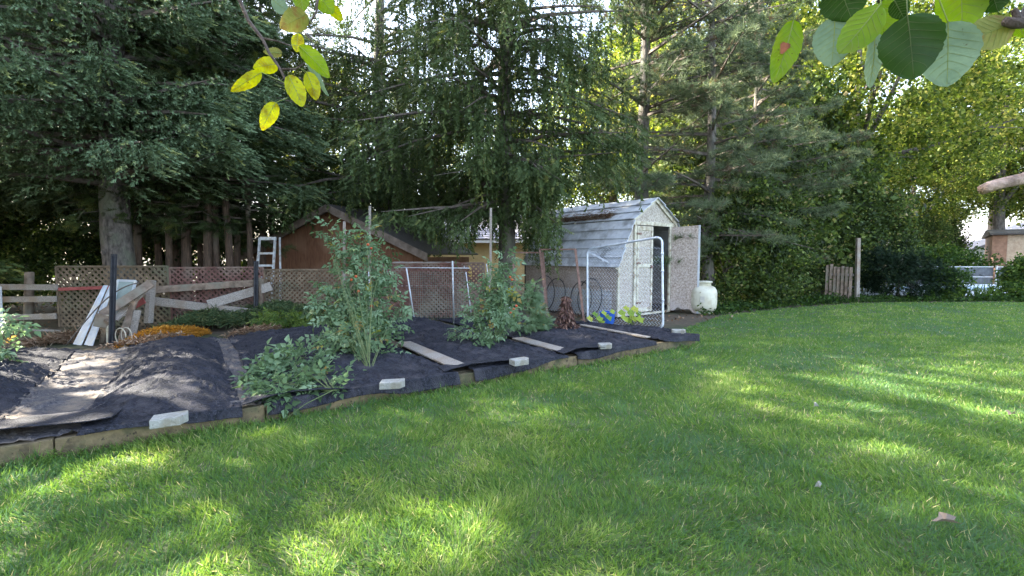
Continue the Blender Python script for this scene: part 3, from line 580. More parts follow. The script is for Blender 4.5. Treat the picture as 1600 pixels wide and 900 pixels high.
# concrete blocks
bl = [(265, 662, .225, .14, .25, 'biggest-looking concrete block, front left corner of the bed by the wide path'), (613, 605, .225, .13, -.12, 'concrete block below the large tomato plant, second from the left'),
      (812, 569, .235, .13, .30, 'concrete block at the bed edge in front of the smaller tomato, third from the left'), (945, 544, .19, .13, -.15, 'small concrete block below the dried brown plant'), (1060, 521, .22, .13, -.35, 'concrete block on the right end corner of the bed, beyond the gate foot')]
for px, py, L, dp, an, lb in bl:
    p = P(px, py, .19); mb = MB(); ca, sa = math.cos(an+.35), math.sin(an+.35); ax = Vector((ca, sa, 0)); ay = Vector((-sa, ca, 0))
    q = [(-L/2, -dp/2), (L*.28, -dp/2-.01), (L/2, -dp*.1), (L/2, dp/2), (-L/2+.02, dp/2)]
    mb.prism([p+ax*x+ay*y for x, y in q], (0, 0, .062)); mb.build('concrete_block', M['block'], loc=tuple(p), bevel=.006)
    tag(bpy.data.objects[-1] if False else COL.objects[-1], lb, 'concrete block', 'concrete blocks weighing down the fabric')

# ================================================================== BARN SHED
SC0 = Vector((2.25, 10.35, 0)); GX = Vector((.786, .618, 0)).normalized(); SX = Vector((-.618, .786, 0)).normalized(); Wd, Ln = 2.75, 3.17
def S(a, b, z): return SC0+GX*a+SX*b+Vector((0, 0, z))     # a across the gable, b back along the side
RS = Matrix((GX, SX, Vector((0, 0, 1)))).transposed()
shed = thing('barn_shed', 'weathered barn shed with pale lapped roof boards and one door hanging open', 'shed', SC0)
KN, AP, EV = (.546, 2.17), (Wd/2, 2.71), (.0, 1.12)
mb = MB()
prof_ = [(.05, .05), (.05, 1.15), (.56, 2.12), (.64, 2.15), (.64, .05)]
mb.prism([S(a, .03, z) for a, z in prof_], SX*.03); mb.build('gable_wall', M['osb'], shed)
mb = MB(); mb.prism([S(a, .03, z) for a, z in ((1.98, .05), (1.98, 2.15), (Wd-.56, 2.12), (Wd-.05, 1.15), (Wd-.05, .05))], SX*.03); mb.build('gable_wall', M['osb'], shed)
mb = MB(); mb.prism([S(a, .032, z) for a, z in ((.64, 2.16), (Wd/2, 2.66), (Wd-.64, 2.16))], SX*.03); mb.build('gable_panel', M['osb'], shed)
mb = MB(); mb.box(S(.06, 0, 0), RS, (0, .06, .05), (.03, Ln-.05, 1.13)); mb.build('side_wall', M['osb_pink'], shed)
mb = MB(); mb.box(S(Wd-.09, 0, 0), RS, (0, .06, .05), (.03, Ln-.05, 1.13)); mb.build('side_wall', M['osb'], shed)
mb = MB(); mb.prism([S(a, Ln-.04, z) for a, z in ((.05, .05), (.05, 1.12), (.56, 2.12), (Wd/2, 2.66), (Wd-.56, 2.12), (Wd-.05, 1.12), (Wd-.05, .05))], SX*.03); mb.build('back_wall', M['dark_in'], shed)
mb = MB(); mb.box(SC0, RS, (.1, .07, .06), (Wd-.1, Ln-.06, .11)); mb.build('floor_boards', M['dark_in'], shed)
# roof: lapped boards, five on the steep slope, three on the shallow one, both sides
def roofboards(p0, p1, n, sgn):
    for k in range(n):
        a0 = p0[0]+(p1[0]-p0[0])*k/n; z0 = p0[1]+(p1[1]-p0[1])*k/n; a1 = p0[0]+(p1[0]-p0[0])*(k+1.12)/n; z1 = p0[1]+(p1[1]-p0[1])*(k+1.12)/n
        if k == n-1: a1, z1 = p1
        dx, dz = p1[0]-p0[0], p1[1]-p0[1]; l = math.hypot(dx, dz); nx, nz = -dz/l*sgn, dx/l*sgn
        if nz < 0: nx, nz = -nx, -nz
        lo, th = .030, .016; j = rd.uniform(-.015, .015)
        pts = [(a0+nx*lo, z0+nz*lo), (a0+nx*(lo+th), z0+nz*(lo+th)), (a1+nx*.017, z1+nz*.017), (a1+nx*.003, z1+nz*.003)]
        mb = MB(); mb.prism([S(a, -.07+j, z) for a, z in pts], SX*(Ln+.09-j)); mb.build('roof_board', M['roofwhite'], shed)
roofboards(EV, KN, 5, 1); roofboards(KN, AP, 3, 1)
roofboards((Wd, 1.12), (Wd-KN[0], KN[1]), 5, -1); roofboards((Wd-KN[0], KN[1]), AP, 3, -1)
# barge trim
for pa, pb in ((EV, KN), (KN, AP), ((Wd, 1.12), (Wd-KN[0], KN[1])), ((Wd-KN[0], KN[1]), AP)):
    mb = MB(); mb.bar(S(pa[0], .005, pa[1]-.03), S(pb[0], .005, pb[1]-.03), .075, .025, up=SX.cross(S(pb[0],0,pb[1])-S(pa[0],0,pa[1])).cross(S(pb[0],0,pb[1])-S(pa[0],0,pa[1]))*-1)
    mb.build('barge_trim', M['pale_frame'], shed, bevel=.003)
def strip(name, a0, z0, a1, z1, b0=-.012, b1=.028, m='pale_frame', parent=None):
    mb = MB(); mb.box(SC0, RS, (a0, b0, z0), (a1, b1, z1)); return mb.build(name, M[m], parent or shed, bevel=.003)
strip('lintel_trim', .56, 2.075, 2.10, 2.16, -.02); strip('corner_trim', .045, .05, .11, 1.12); strip('door_jamb', .60, .08, .68, 2.073); strip('door_jamb', 1.93, .08, 1.99, 2.073); strip('threshold', .6, .03, 1.99, .078)
# closed left leaf
lf = strip('closed_door', .685, .10, 1.27, 2.06, -.002, .02, 'osb')
for a0, z0, a1, z1 in ((.69,1.96,1.265,2.05), (.69,.11,1.265,.20), (1.20,.205,1.265,1.955), (.69,.205,.755,1.955), (.76,1.12,1.195,1.20)): strip('door_batten', a0, z0, a1, z1, -.02, -.0035, 'pale_frame', lf)
mb = MB(); mb.box(SC0, RS, (.66, -.034, 1.20), (.80, -.022, 1.24)); mb.box(SC0, RS, (1.17, -.05, 1.10), (1.24, -.022, 1.17)); mb.build('latch', M['rust'], lf)
mb = MB(); mb.box(SC0, RS, (.66, -.034, 1.86), (.82, -.022, 1.90)); mb.box(SC0, RS, (.66, -.034, .30), (.82, -.022, .34)); mb.build('hinge', M['rust'], lf)
# open right leaf, swung outwards
hg = S(1.99, -.02, 0); th = R_(-27); DX = Vector((math.cos(th), math.sin(th), 0)); DN = Vector((DX.y, -DX.x, 0)); RD = Matrix((DX, -DN, Vector((0, 0, 1)))).transposed()
mb = MB(); q = [(0,.08),(0,2.06),(.62,2.10),(.62,.02)]
n = 7; low = [(.62-.62*k/n, .02+(.10 if 1 < k < 6 else 0)*rd.uniform(.5, 1)+.06*k/n) for k in range(n+1)]
mb.prism([hg+DX*a+Vector((0, 0, z)) for a, z in [(0,2.06),(.62,2.10)]+low], -DN*.014); od = mb.build('open_door', M['osb_pink'], shed, label='open rough board door with a rotted lower edge')
mb = MB(); mb.box(hg, RD, (.60, -.006, .02), (.645, .035, 2.10)); mb.build('door_edge_batten', M['white_metal'], od, bevel=.003)
mb = MB(); mb.box(hg, RD, (.0, .015, 1.72), (.60, .04, 1.80)); mb.box(hg, RD, (.0, .015, .32), (.60, .04, .40)); mb.build('door_batten', M['old_wood'], od)
# pale lattice skirt at the foot of the side wall
def lattice(o, ax, az, w, h, pitch, lw, m, parent, dirs=(1, -1), name='lath', nrmv=None, t=.008, joined=False, jit=.0):
    ax, az = Vector(ax), Vector(az); nv = nrmv or ax.cross(az).normalized(); J = MB() if joined else None
    for di, sg in enumerate(dirs):
        c = -h if sg > 0 else 0; end = w if sg > 0 else w+h
        k = c+pitch/2
        while k < end:
            p = []
            # line x = k + sg*y
            for (x, y) in ((k, 0), (k+sg*h, h)): p.append([x, y])
            (x0, y0), (x1, y1) = p
            def clip(x0, y0, x1, y1):
                out = []
                for (xx, yy, X2, Y2) in ((x0, y0, x1, y1), (x1, y1, x0, y0)):
                    if xx < 0: f = (0-xx)/(X2-xx); xx, yy = 0, yy+(Y2-yy)*f
                    elif xx > w: f = (w-xx)/(X2-xx); xx, yy = w, yy+(Y2-yy)*f
                    out.append((xx, yy))
                return out
            if max(x0, x1) > 0.01 and min(x0, x1) < w-.01:
                (x0, y0), (x1, y1) = clip(x0, y0, x1, y1)
                if abs(x1-x0) > lw*1.2:
                    a = o+ax*x0+az*y0; b = o+ax*x1+az*y1; of = nv*(di*(t+.0015))
                    if not J: mb = MB()
                    else: mb = J
                    mb.bar(a+of, b+of+nv*rd.uniform(-jit, jit), lw, t, up=nv.cross((b-a).normalized()).cross((b-a).normalized())*-1)
                    if not J: mb.build(name, M[m], parent)
            k += pitch
    if J: J.build(name+'_mesh' if name == 'lath' else name, M[m], parent, kind='stuff')
lat = thing('lattice_skirt', 'pale lattice panel standing against the foot of the shed side, behind the hoops', 'lattice panel', S(-.03, 1.2, 0))
lattice(S(-.035, 2.4, .02), -SX, (0,0,1), 2.3, .6, .095, .032, 'white_metal', lat, nrmv=-GX, t=.006, joined=True)
# pine needles lying on the roof
rg = np.random.default_rng(5); n = 1700; sU = rg.uniform(.7, 3.1, n); aU = .60+(np.abs(rg.normal(size=n))*.16); aU = np.clip(aU, .5, 1.2)
zz = np.interp(aU, [.546, 1.375], [2.17, 2.71])+.035+rg.random(n)*.02
pos = np.array([tuple(S(a, b, z)) for a, b, z in zip(aU, sU, zz)])
o = scatter('needle_litter', M['litter'], None, T_LEAF, pos, rg.normal(size=(n, 3))*np.array([1,1,.25])+np.array(SX)*.8, np.tile([0,0,1.], (n, 1))+rg.normal(size=(n,3))*.2, np.stack([np.full(n, .13), np.full(n, .03), np.full(n, .05)], 1), .4+rg.normal(size=n)*.2)
tag(o, 'brown fallen needles heaped along the ridge of the barn shed', 'fallen needles')
# hoops against the side wall
for b, r, lb, tl in ((.62, .42, 'black hoop nearest the gate, leaning on the shed side', .12), (.85, .38, 'second black hoop, overlapping the one by the gate', .05), (1.75, .40, 'black hoop in the middle of the shed side', .14), (2.1, .43, 'black hoop farthest along the shed side', .06)):
    p = S(-.22, b, .02); mb = MB(); tz = Vector((.0, 0, 1)); pts = [p+SX*(r*.85*math.sin(a))+Vector((0,0,1))*(r-r*math.cos(a))*1.02+GX*(tl*(1-math.cos(a))*.5) for a in np.linspace(0, 2*math.pi, 33)]
    o = mb.tube(pts, .012, 6).build('hoop', M['black'], loc=tuple(p), smooth=True); tag(o, lb, 'hoop', 'black hoops on the shed side')

# ================================================================== GATES AND PANELS
def rframe(mb, o, ax, az, w, h, r, R=.1, n=7):
    pts = []
    for cx, cy, a0 in ((w-R, R, -90), (w-R, h-R, 0), (R, h-R, 90), (R, R, 180)):
        for k in range(n+1): a = R_(a0+90*k/n); pts.append(o+ax*(cx+R*math.cos(a))+az*(cy+R*math.sin(a)))
    pts.append(pts[0]); pts.append(pts[1]); mb.tube(pts, r, 10, cap=False)
def chain(parent, o, ax, az, w, h, pitch, wr_, m, name='wire_mesh'):
    mb = MB(); nv = ax.cross(az).normalized(); k = 0; x = 0
    while x < w+pitch/2:
        pts = []; j = 0; y = 0
        while y <= h+1e-6:
            xx = x+(pitch/2 if (j % 2) else -pitch/2)*.98; pts.append(o+ax*min(max(xx, 0), w)+az*y+nv*(.004*(1 if j % 2 else -1))); j += 1; y += pitch*.62
        mb.tube(pts, wr_, 3, cap=False); x += pitch
    mb.build(name, m, parent, kind='stuff')
gp0, gp1 = P(918, 503, .12), P(1036, 512, .16); ax = (gp1-gp0); ax.z = 0; gw = ax.length; ax.normalize(); az = Vector((-ax.y*.0, .10, 1)).normalized()
gate = thing('chain_link_gate', 'galvanised chain-link gate with rounded corners leaning in front of the shed door', 'gate', gp0)
mb = MB(); 
# the top bar climbs slightly towards the right, as the gate sags
azL, azR = 1.40, 1.60
def skew_frame():
    o = gp0; pts = []; w = gw; R = .11
    for cx, sy, a0 in ((w-R, 0, -90), (w-R, 1, 0), (R, 1, 90), (R, 0, 180)):
        for k in range(8):
            a = R_(a0+90*k/7); x = cx+R*math.cos(a); hgt = azL+(azR-azL)*x/w; y = (R+R*math.sin(a)) if sy == 0 else (hgt-R+R*math.sin(a)); pts.append(o+ax*x+az*y)
    pts += pts[:2]; return pts
mb.tube(skew_frame(), .021, 12, cap=False).build('frame', M['galv'], gate, smooth=True)
chain(gate, gp0+az*.04+ax*.03, ax, az, gw-.06, 1.40, .062, .0046, M['galv'])
for z in (.45, .95, 1.25): MB().tube([gp1+az*z, gp1+az*(z+.035)], .028, 10).build('hinge_band', M['galv'], gate, smooth=True)
mb = MB(); mb.bar(gp0+az*1.34+ax*.05, gp0+az*1.14+ax*.48, .03, .012, up=(0,1,0)); mb.build('brace', M['galv'], gate)
def rustpanel(pxa, pya, pxb, pyb, h, name, label, lean=.22, z=.12, mesh=True):
    a, b = P(pxa, pya, z), P(pxb, pyb, z); x = b-a; x.z = 0; w = x.length; x.normalize(); zz = Vector((-x.y*lean*-1, x.x*lean, 1)).normalized()
    t = thing(name, label, 'wire panel', a)
    MB().bar(a, a+zz*h, .04, .03, up=(0,1,0)).build('upright', M['rust'], t); MB().bar(b, b+zz*h, .045, .03, up=(0,1,0)).build('upright', M['rust'], t)
    MB().bar(a+zz*h, b+zz*h, .035, .03).build('top_rail', M['rust'], t); MB().bar(a+zz*.03, b+zz*.03, .03, .03).build('bottom_rail', M['rust'], t)
    if mesh: chain(t, a+zz*.05, x, zz, w, h-.08, .055, .0016, M['rust'])
rustpanel(856, 503, 913, 507, 1.42, 'rusty_mesh_panel', 'rusty framed wire panel between the dried plant and the gate')
rustpanel(808, 500, 856, 502, 1.36, 'rusty_mesh_panel', 'rusty framed wire panel half hidden behind the feathery plant', z=.12)
# green mesh panel with white tubes, grey arched pipe frame
a, b = P(640, 498, .12), P(728, 500, .12); x = (b-a); x.z = 0; w = x.length; x.normalize(); zz = Vector((0, .12, 1)).normalized()
t = thing('garden_mesh_panel', 'green wire mesh panel with thin white tubes, in the middle of the bed back', 'wire panel', a)
mb = MB()
for k in range(int(w/.045)+1): mb.tube([a+x*(k*.045), a+x*(k*.045)+zz*.95], .0022, 3, cap=False)
for k in range(22): mb.tube([a+zz*(k*.045), a+x*w+zz*(k*.045)], .0022, 3, cap=False)
mb.build('wire_mesh', M['greenwire'], t, kind='stuff')
MB().tube([P(648, 503, .15), D(635, 419, 8.9)], .013, 8).build('white_tube', M['white_metal'], t, smooth=True)
MB().tube([D(622, 418, 9.0), D(735, 419, 9.0)], .008, 8).build('top_rod', M['white_metal'], t, smooth=True)
o = MB().tube([P(709, 508, .15), D(707, 408, 8.0)], .014, 8).build('white_rod', M['white_metal'], loc=tuple(P(709, 508, .15)), smooth=True); tag(o, 'upright thin white rod in front of the green mesh panel', 'rod', 'white plant rods')
for q0, q1, lb in (((580, 503), (576, 425), 'white rod inside the large tomato plant'), ((738, 505), (728, 425), 'slanting white rod left of the smaller tomato plant'), ((772, 500), (760, 412), 'white rod leaning at the back of the smaller tomato plant')):
    p = P(*q0, .15); o = MB().tube([p, D(q1[0], q1[1], p.y+.1)], .009, 8).build('white_rod', M['white_metal'], loc=tuple(p), smooth=True); tag(o, lb, 'rod', 'white plant rods')
p0, p1 = P(605, 492, .0), P(727, 492, .0); x = p1-p0; x.z = 0; w = x.length; x.normalize()
t = thing('pipe_frame', 'thin grey arched pipe frame behind the green mesh panel', 'pipe frame', p0); mb = MB(); zv = Vector((0, .04, 1)).normalized(); h = 1.23; R = .18
pts = [p0]+[p0+x*(R-R*math.cos(a))+zv*(h-R+R*math.sin(a)) for a in np.linspace(0, math.pi/2, 7)]+[p0+x*(w-R+R*math.sin(a))+zv*(h-R+R*math.cos(a)) for a in np.linspace(0, math.pi/2, 7)]+[p1]
mb.tube(pts, .014, 8).build('pipe', M['alu'], t, smooth=True); MB().tube([p0+zv*.68, p1+zv*.68], .007, 6).build('cross_rod', M['alu'], t)
# stakes
for q0, ty, d, lb in (((577, 505), 322, 7.9, 'tall wooden stake above the large tomato plant'), ((537, 510), 346, 7.8, 'shorter wooden stake left of the tall one'), ((766, 508), 325, 8.4, 'slim wooden stake above the smaller tomato plant')):
    p = P(*q0, .1); o = MB().bar(p, D(q0[0]+1, ty, p.y+.02), .042, .03, up=(0,1,0)).build('wooden_stake', M['grey_wood'], loc=tuple(p), bevel=.002); tag(o, lb, 'stake', 'wooden plant stakes')
for q0, q1, w_, lb in (((174, 540), (178, 397), .042, 'thick black post in front of the white siding strips'), ((400, 511), (400, 408), .045, 'black post in front of the aluminium ladder')):
    p = P(*q0, .02); t_ = D(q1[0], q1[1], p.y+.05); mb = MB(); mb.bar(p, t_, w_*1.7, w_, up=(0,1,0)); mb.bar(p+Vector((0,-w_*.9,0)), t_+Vector((0,-w_*.9,-.02)), w_*.5, w_*.8, up=(0,1,0))
    o = mb.build('black_post', M['black'], loc=tuple(p), bevel=.004); tag(o, lb, 'post', 'black posts at the back of the bed')

# ================================================================== LEFT FENCES
def lpanel(a, b, z0, h, m, label, pitch=.118, lw=.040, dirs=(1, -1), tilt=0, joined=False, grp='lattice panels along the back'):
    a, b = Vector(a), Vector(b); x = b-a; x.z = 0; w = x.length; x.normalize(); zz = Vector((x.y*tilt, -x.x*tilt, 1)).normalized() if tilt else Vector((0,0,1))
    t = thing('lattice_fence', label, 'lattice fence', a, grp); o = a+Vector((0,0,z0)); nv = Vector((x.y, -x.x, 0))
    lattice(o, x, zz, w, h, pitch, lw, m, t, dirs=dirs, nrmv=nv, joined=joined)
    for k, (p, q) in enumerate(((o, o+zz*h), (o+x*w, o+x*w+zz*h))): MB().bar(p+nv*.02, q+nv*.02, .035, .016, up=x.cross(Vector((0,0,1)))).build('edge_strip', M[m], t)
    MB().bar(o+zz*h+nv*.022, o+x*w+zz*h+nv*.022, .02, .035, up=(0,0,1)).build('edge_strip', M[m], t)
L0 = Vector((-8.72, 9.2, 0)); L1 = Vector((-6.62, 9.3, 0)); L2 = Vector((-5.02, 9.75, 0)); L3 = Vector((-2.75, 9.95, 0)); L4 = Vector((-.6, 10.3, 0))
lpanel(L0, L1-Vector((.03,0,0)), .02, 1.16, 'tan_lath', 'tan lattice panel at the left end, behind the white siding strips', tilt=0)
lpanel(L1, L2-Vector((.03,0,0)), .05, 1.10, 'red_lath', 'dull red lattice panel between the leaning planks and the ladder', pitch=.105, lw=.036)
lpanel(L2, L3, .05, 1.05, 'tan_lath', 'tan lattice panel of slanting laths left of the large tomato plant', pitch=.10, dirs=(-1, 1), lw=.034)
lpanel(L3+Vector((.03,.02,0)), L4, .08, 1.15, 'red_lath', 'dull red lattice panel behind the green mesh panel', pitch=.10)
def rail(a, b, w, t, m, name, label, cat='rail', group='rails and loose planks along the back fence', up=(0,1,0)):
    o = MB().bar(a, b, w, t, up=up).build(name, M[m], loc=tuple(Vector(a)), bevel=.004); tag(o, label, cat, group); return o
rf = thing('rail_fence', 'weathered three-rail fence at the left edge of the garden', 'fence', (-12.5, 9.3, 0))
for pa, pb in (((-30, 446), (90, 449)), ((-30, 471), (88, 467)), ((-30, 503), (88, 494))): MB().bar(D(*pa, 9.25)-Vector((3,0,0)), D(*pb, 9.12), .11, .035, up=(0,1,0)).build('rail', M['grey_wood'], rf, bevel=.004)
for px in (-110, 46): MB().tube([D(px, 530, 9.45).xy.to_3d(), D(px, 425, 9.45)], [.08, .07], 10, lump=.08).build('post', M['old_wood'], rf, smooth=True)
rail(D(0, 448, 9.05), D(3, 512, 9.0), .05, .02, 'white_metal', 'white_strip', 'thin white upright strip on the rail fence at the left edge', 'strip')
rail(D(92, 452, 9.05), D(170, 449, 9.1), .06, .04, 'red', 'dark_rail', 'thin dark red rail across the left tan lattice')
rail(D(240, 453, 9.1), D(412, 441, 9.5), .13, .04, 'old_wood', 'fence_rail', 'long brown rail across the red lattice panel')
rail(D(236, 470, 8.9), D(405, 490, 9.2), .15, .05, 'grey_wood', 'loose_plank', 'pale grey plank lying low along the red lattice')
rail(D(325, 476, 9.0), D(424, 447, 9.4), .17, .03, 'grey_wood', 'loose_plank', 'wide grey plank slanting up behind the black post')
rail(D(350, 481, 9.3), D(410, 479, 9.4), .07, .03, 'old_wood', 'loose_plank', 'short thin board behind the slanting grey plank')
rail(D(407, 434, 9.35), D(408, 492, 9.3), .09, .04, 'old_wood', 'short_post', 'short wooden post right beside the black post', 'post', up=(1,0,0))
rail(D(237, 438, 8.7), D(232, 505, 8.6), .13, .08, 'grey_wood', 'short_post', 'short grey post at the end of the junk pile', 'post', up=(1,0,0))
rail(D(0, 513, 8.2), D(95, 517, 8.6), .09, .03, 'grey_wood', 'loose_plank', 'thin plank lying on the ground below the rail fence', up=(0,0,1))
# junk pile
p = P(118, 537, 0); t = thing('siding_bundle', 'bundle of long white siding strips leaning against the left lattice', 'siding strips', p)
a, b = P(113, 538, .01), P(148, 540, .01); tl, tr_ = D(161, 446, 8.0), D(180, 446, 8.05); 
for k in range(4):
    f0, f1 = k/4+.012, (k+1)/4-.045; lb_, rb_ = a.lerp(b, f0), a.lerp(b, f1); lt_, rt_ = tl.lerp(tr_, f0), tl.lerp(tr_, f1); of = Vector((0, -.03*(k % 2), 0))
    MB().prism([lb_+of, rb_+of, rt_+of, lt_+of], (.004, .016, 0)).build('strip', M['white_metal'], t, bevel=.002)
t = thing('window_sash', 'old white window sash leaning behind the black post', 'window sash', D(180, 490, 8.2)); c = [D(176, 492, 8.0), D(198, 492, 8.0), D(212, 439, 8.35), D(184, 438, 8.35)]
for i in range(4): MB().bar(c[i], c[(i+1) % 4], .035, .03, up=(0,1,0)).build('sash_rail', M['white_metal'], t)
MB().prism(c, (0, .004, 0)).build('pane', M['glass'], t)
for a_, b_, w_, t_, m_, nm, lb in ((D(160,492,7.6), D(236,443,8.2), .15, .035, 'old_wood', 'leaning_plank', 'dark plank slanting up to the right across the junk pile'), (D(178,500,7.7), D(233,447,8.4), .12, .03, 'grey_wood', 'leaning_plank', 'lower grey plank under the dark slanting one'),
    (D(196,478,8.3), D(222,463,8.3), .26, .02, 'red', 'red_board', 'faded red board stuck behind the planks of the junk pile'), (P(172,540,.0), D(170,492,7.35), .07, .05, 'pale_frame', 'short_board', 'short pale upright board at the foot of the black post'),
    (P(188,535,.0), D(210,470,8.0), .10, .04, 'old_wood', 'leaning_plank', 'upright brown plank behind the rope coil'), (P(205,533,.0), D(215,485,7.9), .10, .04, 'grey_wood', 'leaning_plank', 'stubby grey plank right of the rope coil'),
    (P(160,536,.0), D(168,500,7.3), .08, .05, 'old_wood', 'leaning_plank', 'short plank under the wooden block')):
    rail(a_, b_, w_, t_, m_, nm, lb, 'plank', 'boards of the junk pile')
mb = MB(); c = D(161, 501, 7.35); mb.box(c, Matrix.Rotation(.3, 3, 'Z') @ Matrix.Rotation(.25, 3, 'Y'), (-.09,-.06,-.1), (.09,.06,.1)); o = mb.build('wooden_block', M['old_wood'], loc=tuple(c), bevel=.01); tag(o, 'brown wooden block perched beside the black post', 'wooden block')
c = P(188, 528, .14); pts = [c+Vector((.10*math.cos(a)+.006*a, -.02+.01*a, .14*math.sin(a)+.01)) for a in np.linspace(0, 12, 44)]; o = MB().tube(pts, .008, 6).build('rope_coil', M['rope'], loc=tuple(c), smooth=True); tag(o, 'loose coil of pale rope hanging in the junk pile', 'rope')
c = P(103, 540, .0); pts = [c+Vector((.9*f, .35*f, .95*math.sin(f*1.5)+.0)) for f in np.linspace(0, 1, 14)]; o = MB().tube(pts, .010, 6).build('bent_cane', M['twig'], loc=tuple(c), smooth=True); tag(o, 'dark bent cane left of the white siding strips', 'cane')
# piles
def pile(name, label, cat, px0, px1, pyb, depth, h, m, n, seed, sz, tmpl=T_LEAF, wide=.12, z0=0.):
    a, b = P(px0, pyb, 0), P(px1, pyb-8, 0); rg = np.random.default_rng(seed); f = rg.random(n); g = rg.random(n)
    x = a.x+(b.x-a.x)*f; y = a.y+(b.y-a.y)*f+depth*g; e = np.clip(np.sin(np.pi*f), 0, 1)**.5*np.clip(np.sin(np.pi*np.clip(g*.8+.1, 0, 1)), 0, 1)**.6
    z = z0+h*e*(.6+.5*vnoise(x, y, 3, seed))*(1-.5*rg.random(n)**2)
    o = scatter(name, M[m], None, tmpl, np.stack([x, y, z], 1), rg.normal(size=(n, 3))*np.array([1,1,.45]), rg.normal(size=(n, 3))*.5+np.array([0,0,1]), np.stack([sz*rg.uniform(.6, 1.4, n), np.full(n, sz*wide/.12*.35), np.full(n, sz)], 1), .5+rg.normal(size=n)*.22, loc=None)
    tag(o, label, cat)
pile('straw_heap', 'bright orange straw heap right of the junk pile', 'straw heap', 180, 268, 545, 1.0, .26, 'straw', 9000, 3, .07, wide=.06)
pile('cut_grass_heap', 'long low heap of grey-green cut weeds behind the bed', 'weed heap', 225, 545, 522, 1.4, .50, 'weeds', 15000, 4, .12, wide=.05)
pile('dry_grass_patch', 'pale dry grass at the foot of the white siding strips', 'dry grass', 20, 118, 545, 1.0, .14, 'litter', 2500, 6, .12, wide=.05)
pile('twig_litter', 'dead brown twigs and leaves on the dusty fabric path', 'leaf litter', 345, 415, 548, .7, .06, 'litter', 500, 8, .09, wide=.06, z0=.2)
pile('path_litter', 'dry brown leaves at the back of the wide path', 'leaf litter', 150, 225, 568, .9, .04, 'litter', 500, 9, .08, wide=.12, z0=.19)

# ladder
a, b = D(402, 440, 10.4), D(424, 440, 10.4); tp_ = Vector((.12, .35, 1)).normalized(); t = thing('step_ladder', 'old aluminium ladder leaning on the brown hut behind the lattice', 'ladder', D(412, 500, 10.0).xy.to_3d())
base0, base1 = D(397, 488, 10.0), D(423, 488, 10.0); t0, t1 = D(406, 371, 11.2), D(430, 371, 11.2)
MB().bar(base0, t0, .05, .028, up=(0,1,0)).build('side_rail', M['alu'], t); MB().bar(base1, t1, .05, .028, up=(0,1,0)).build('side_rail', M['alu'], t); MB().bar(base1+Vector((.09,.25,0)), t1+Vector((.05,.12,0)), .035, .025, up=(0,1,0)).build('rear_leg', M['alu'], t)
for f in (.02, .16, .30, .44, .60, .77, .985): MB().bar(base0.lerp(t0, f), base1.lerp(t1, f), .07 if f > .9 else .045, .03, up=(0,1,0)).build('rung', M['alu'], t)

# ================================================================== BROWN HUT
hl_, hr_ = D(392, 440, 13.9).xy.to_3d(), D(668, 440, 12.3).xy.to_3d(); hx = (hr_-hl_); hw = hx.length; hx.normalize(); hy = Vector((-hx.y, hx.x, 0))
hut = thing('brown_hut', 'brown board hut with a low gable roof behind the lattice', 'hut', hl_)
def HP(a, b, z): return hl_+hx*a+hy*b+Vector((0, 0, z))
ez, azp = 1.40, 2.66; ap_a = hw*.5
nb = 18; m0 = .12; bw = (hw-2*m0)/nb
def ztop(a): return ez+.03+(azp-ez)*(1-abs(a-ap_a)/ap_a)-.06
for k in range(nb):
    a0, a1 = m0+bw*k+.004, m0+bw*(k+1)-.004; pts = [HP(a0, 0, 0), HP(a1, 0, 0), HP(a1, 0, ztop(a1)), HP(a0, 0, ztop(a0))]
    if a0 < ap_a < a1: pts.insert(3, HP(ap_a, 0, ztop(ap_a)))
    MB().prism(pts, hy*.02).build('siding_board', M['brownply'], hut)
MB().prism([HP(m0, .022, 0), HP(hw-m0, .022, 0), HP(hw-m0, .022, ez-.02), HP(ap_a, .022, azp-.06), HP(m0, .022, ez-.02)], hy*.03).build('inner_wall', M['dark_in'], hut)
for a0, a1, z0, z1 in ((-.12, ap_a, ez-.06, azp), (hw+.12, ap_a, ez-.06, azp)):
    MB().prism([HP(a0, -.245, z0-.10), HP(a1, -.245, z1-.10), HP(a1, -.245, z1+.10), HP(a0, -.245, z0+.10)], hy*.035).build('rake_board', M['fascia'], hut)
    MB().prism([HP(a0, -.2, z0+.07), HP(a1, -.2, z1+.07), HP(a1, -.2, z1+.11), HP(a0, -.2, z0+.11)], hy*3.6).build('roof_slope', M['felt'], hut)
for a_ in (m0, hw-m0-.03): MB().box(HP(a_, 0, 0), Matrix((hx, hy, Vector((0,0,1)))).transposed(), (0, .06, 0), (.03, 3.2, ez-.05)).build('side_wall', M['brownply'], hut)

# ================================================================== CREAM HOUSE
ch = thing('cream_house', 'cream house with a grey shingle roof seen through the weeping spruce', 'house', (-5, 24, 0)); mb = MB()
mb.box((-6.4, 24, 0), Matrix.Identity(3), (0, 0, 0), (9.0, 6, 2.08)); mb.build('wall', M['yellow'], ch)
mb = MB()
for k in range(45): mb.box((-6.4+.2*k+.06, 23.975, 0), Matrix.Identity(3), (0, 0, .02), (.05, .022, 2.06))
mb.build('battens', M['yellow'], ch, kind='stuff')
MB().bar((-6.8, 23.55, 2.10), (3.0, 23.55, 2.10), .05, .16, up=(0,0,1)).build('gutter', M['stucco'], ch)
mb = MB(); n = 16
for k in range(n):
    y0, y1 = 23.5+3.6*k/n, 23.5+3.6*(k+1.1)/n; z0, z1 = 2.2+1.75*k/n, 2.2+1.75*(k+1.1)/n
    for j in range(30):
        x0 = -6.9+.333*j+(.16 if k % 2 else 0); dz = rd.uniform(0, .008); mb.prism([(x0, y0, z0+.03+dz), (x0+.325, y0, z0+.03+dz), (x0+.325, y1, z1+.012), (x0, y1, z1+.012)], (0, .01, -.02))
mb.build('shingles', M['shingle'], ch, kind='stuff')
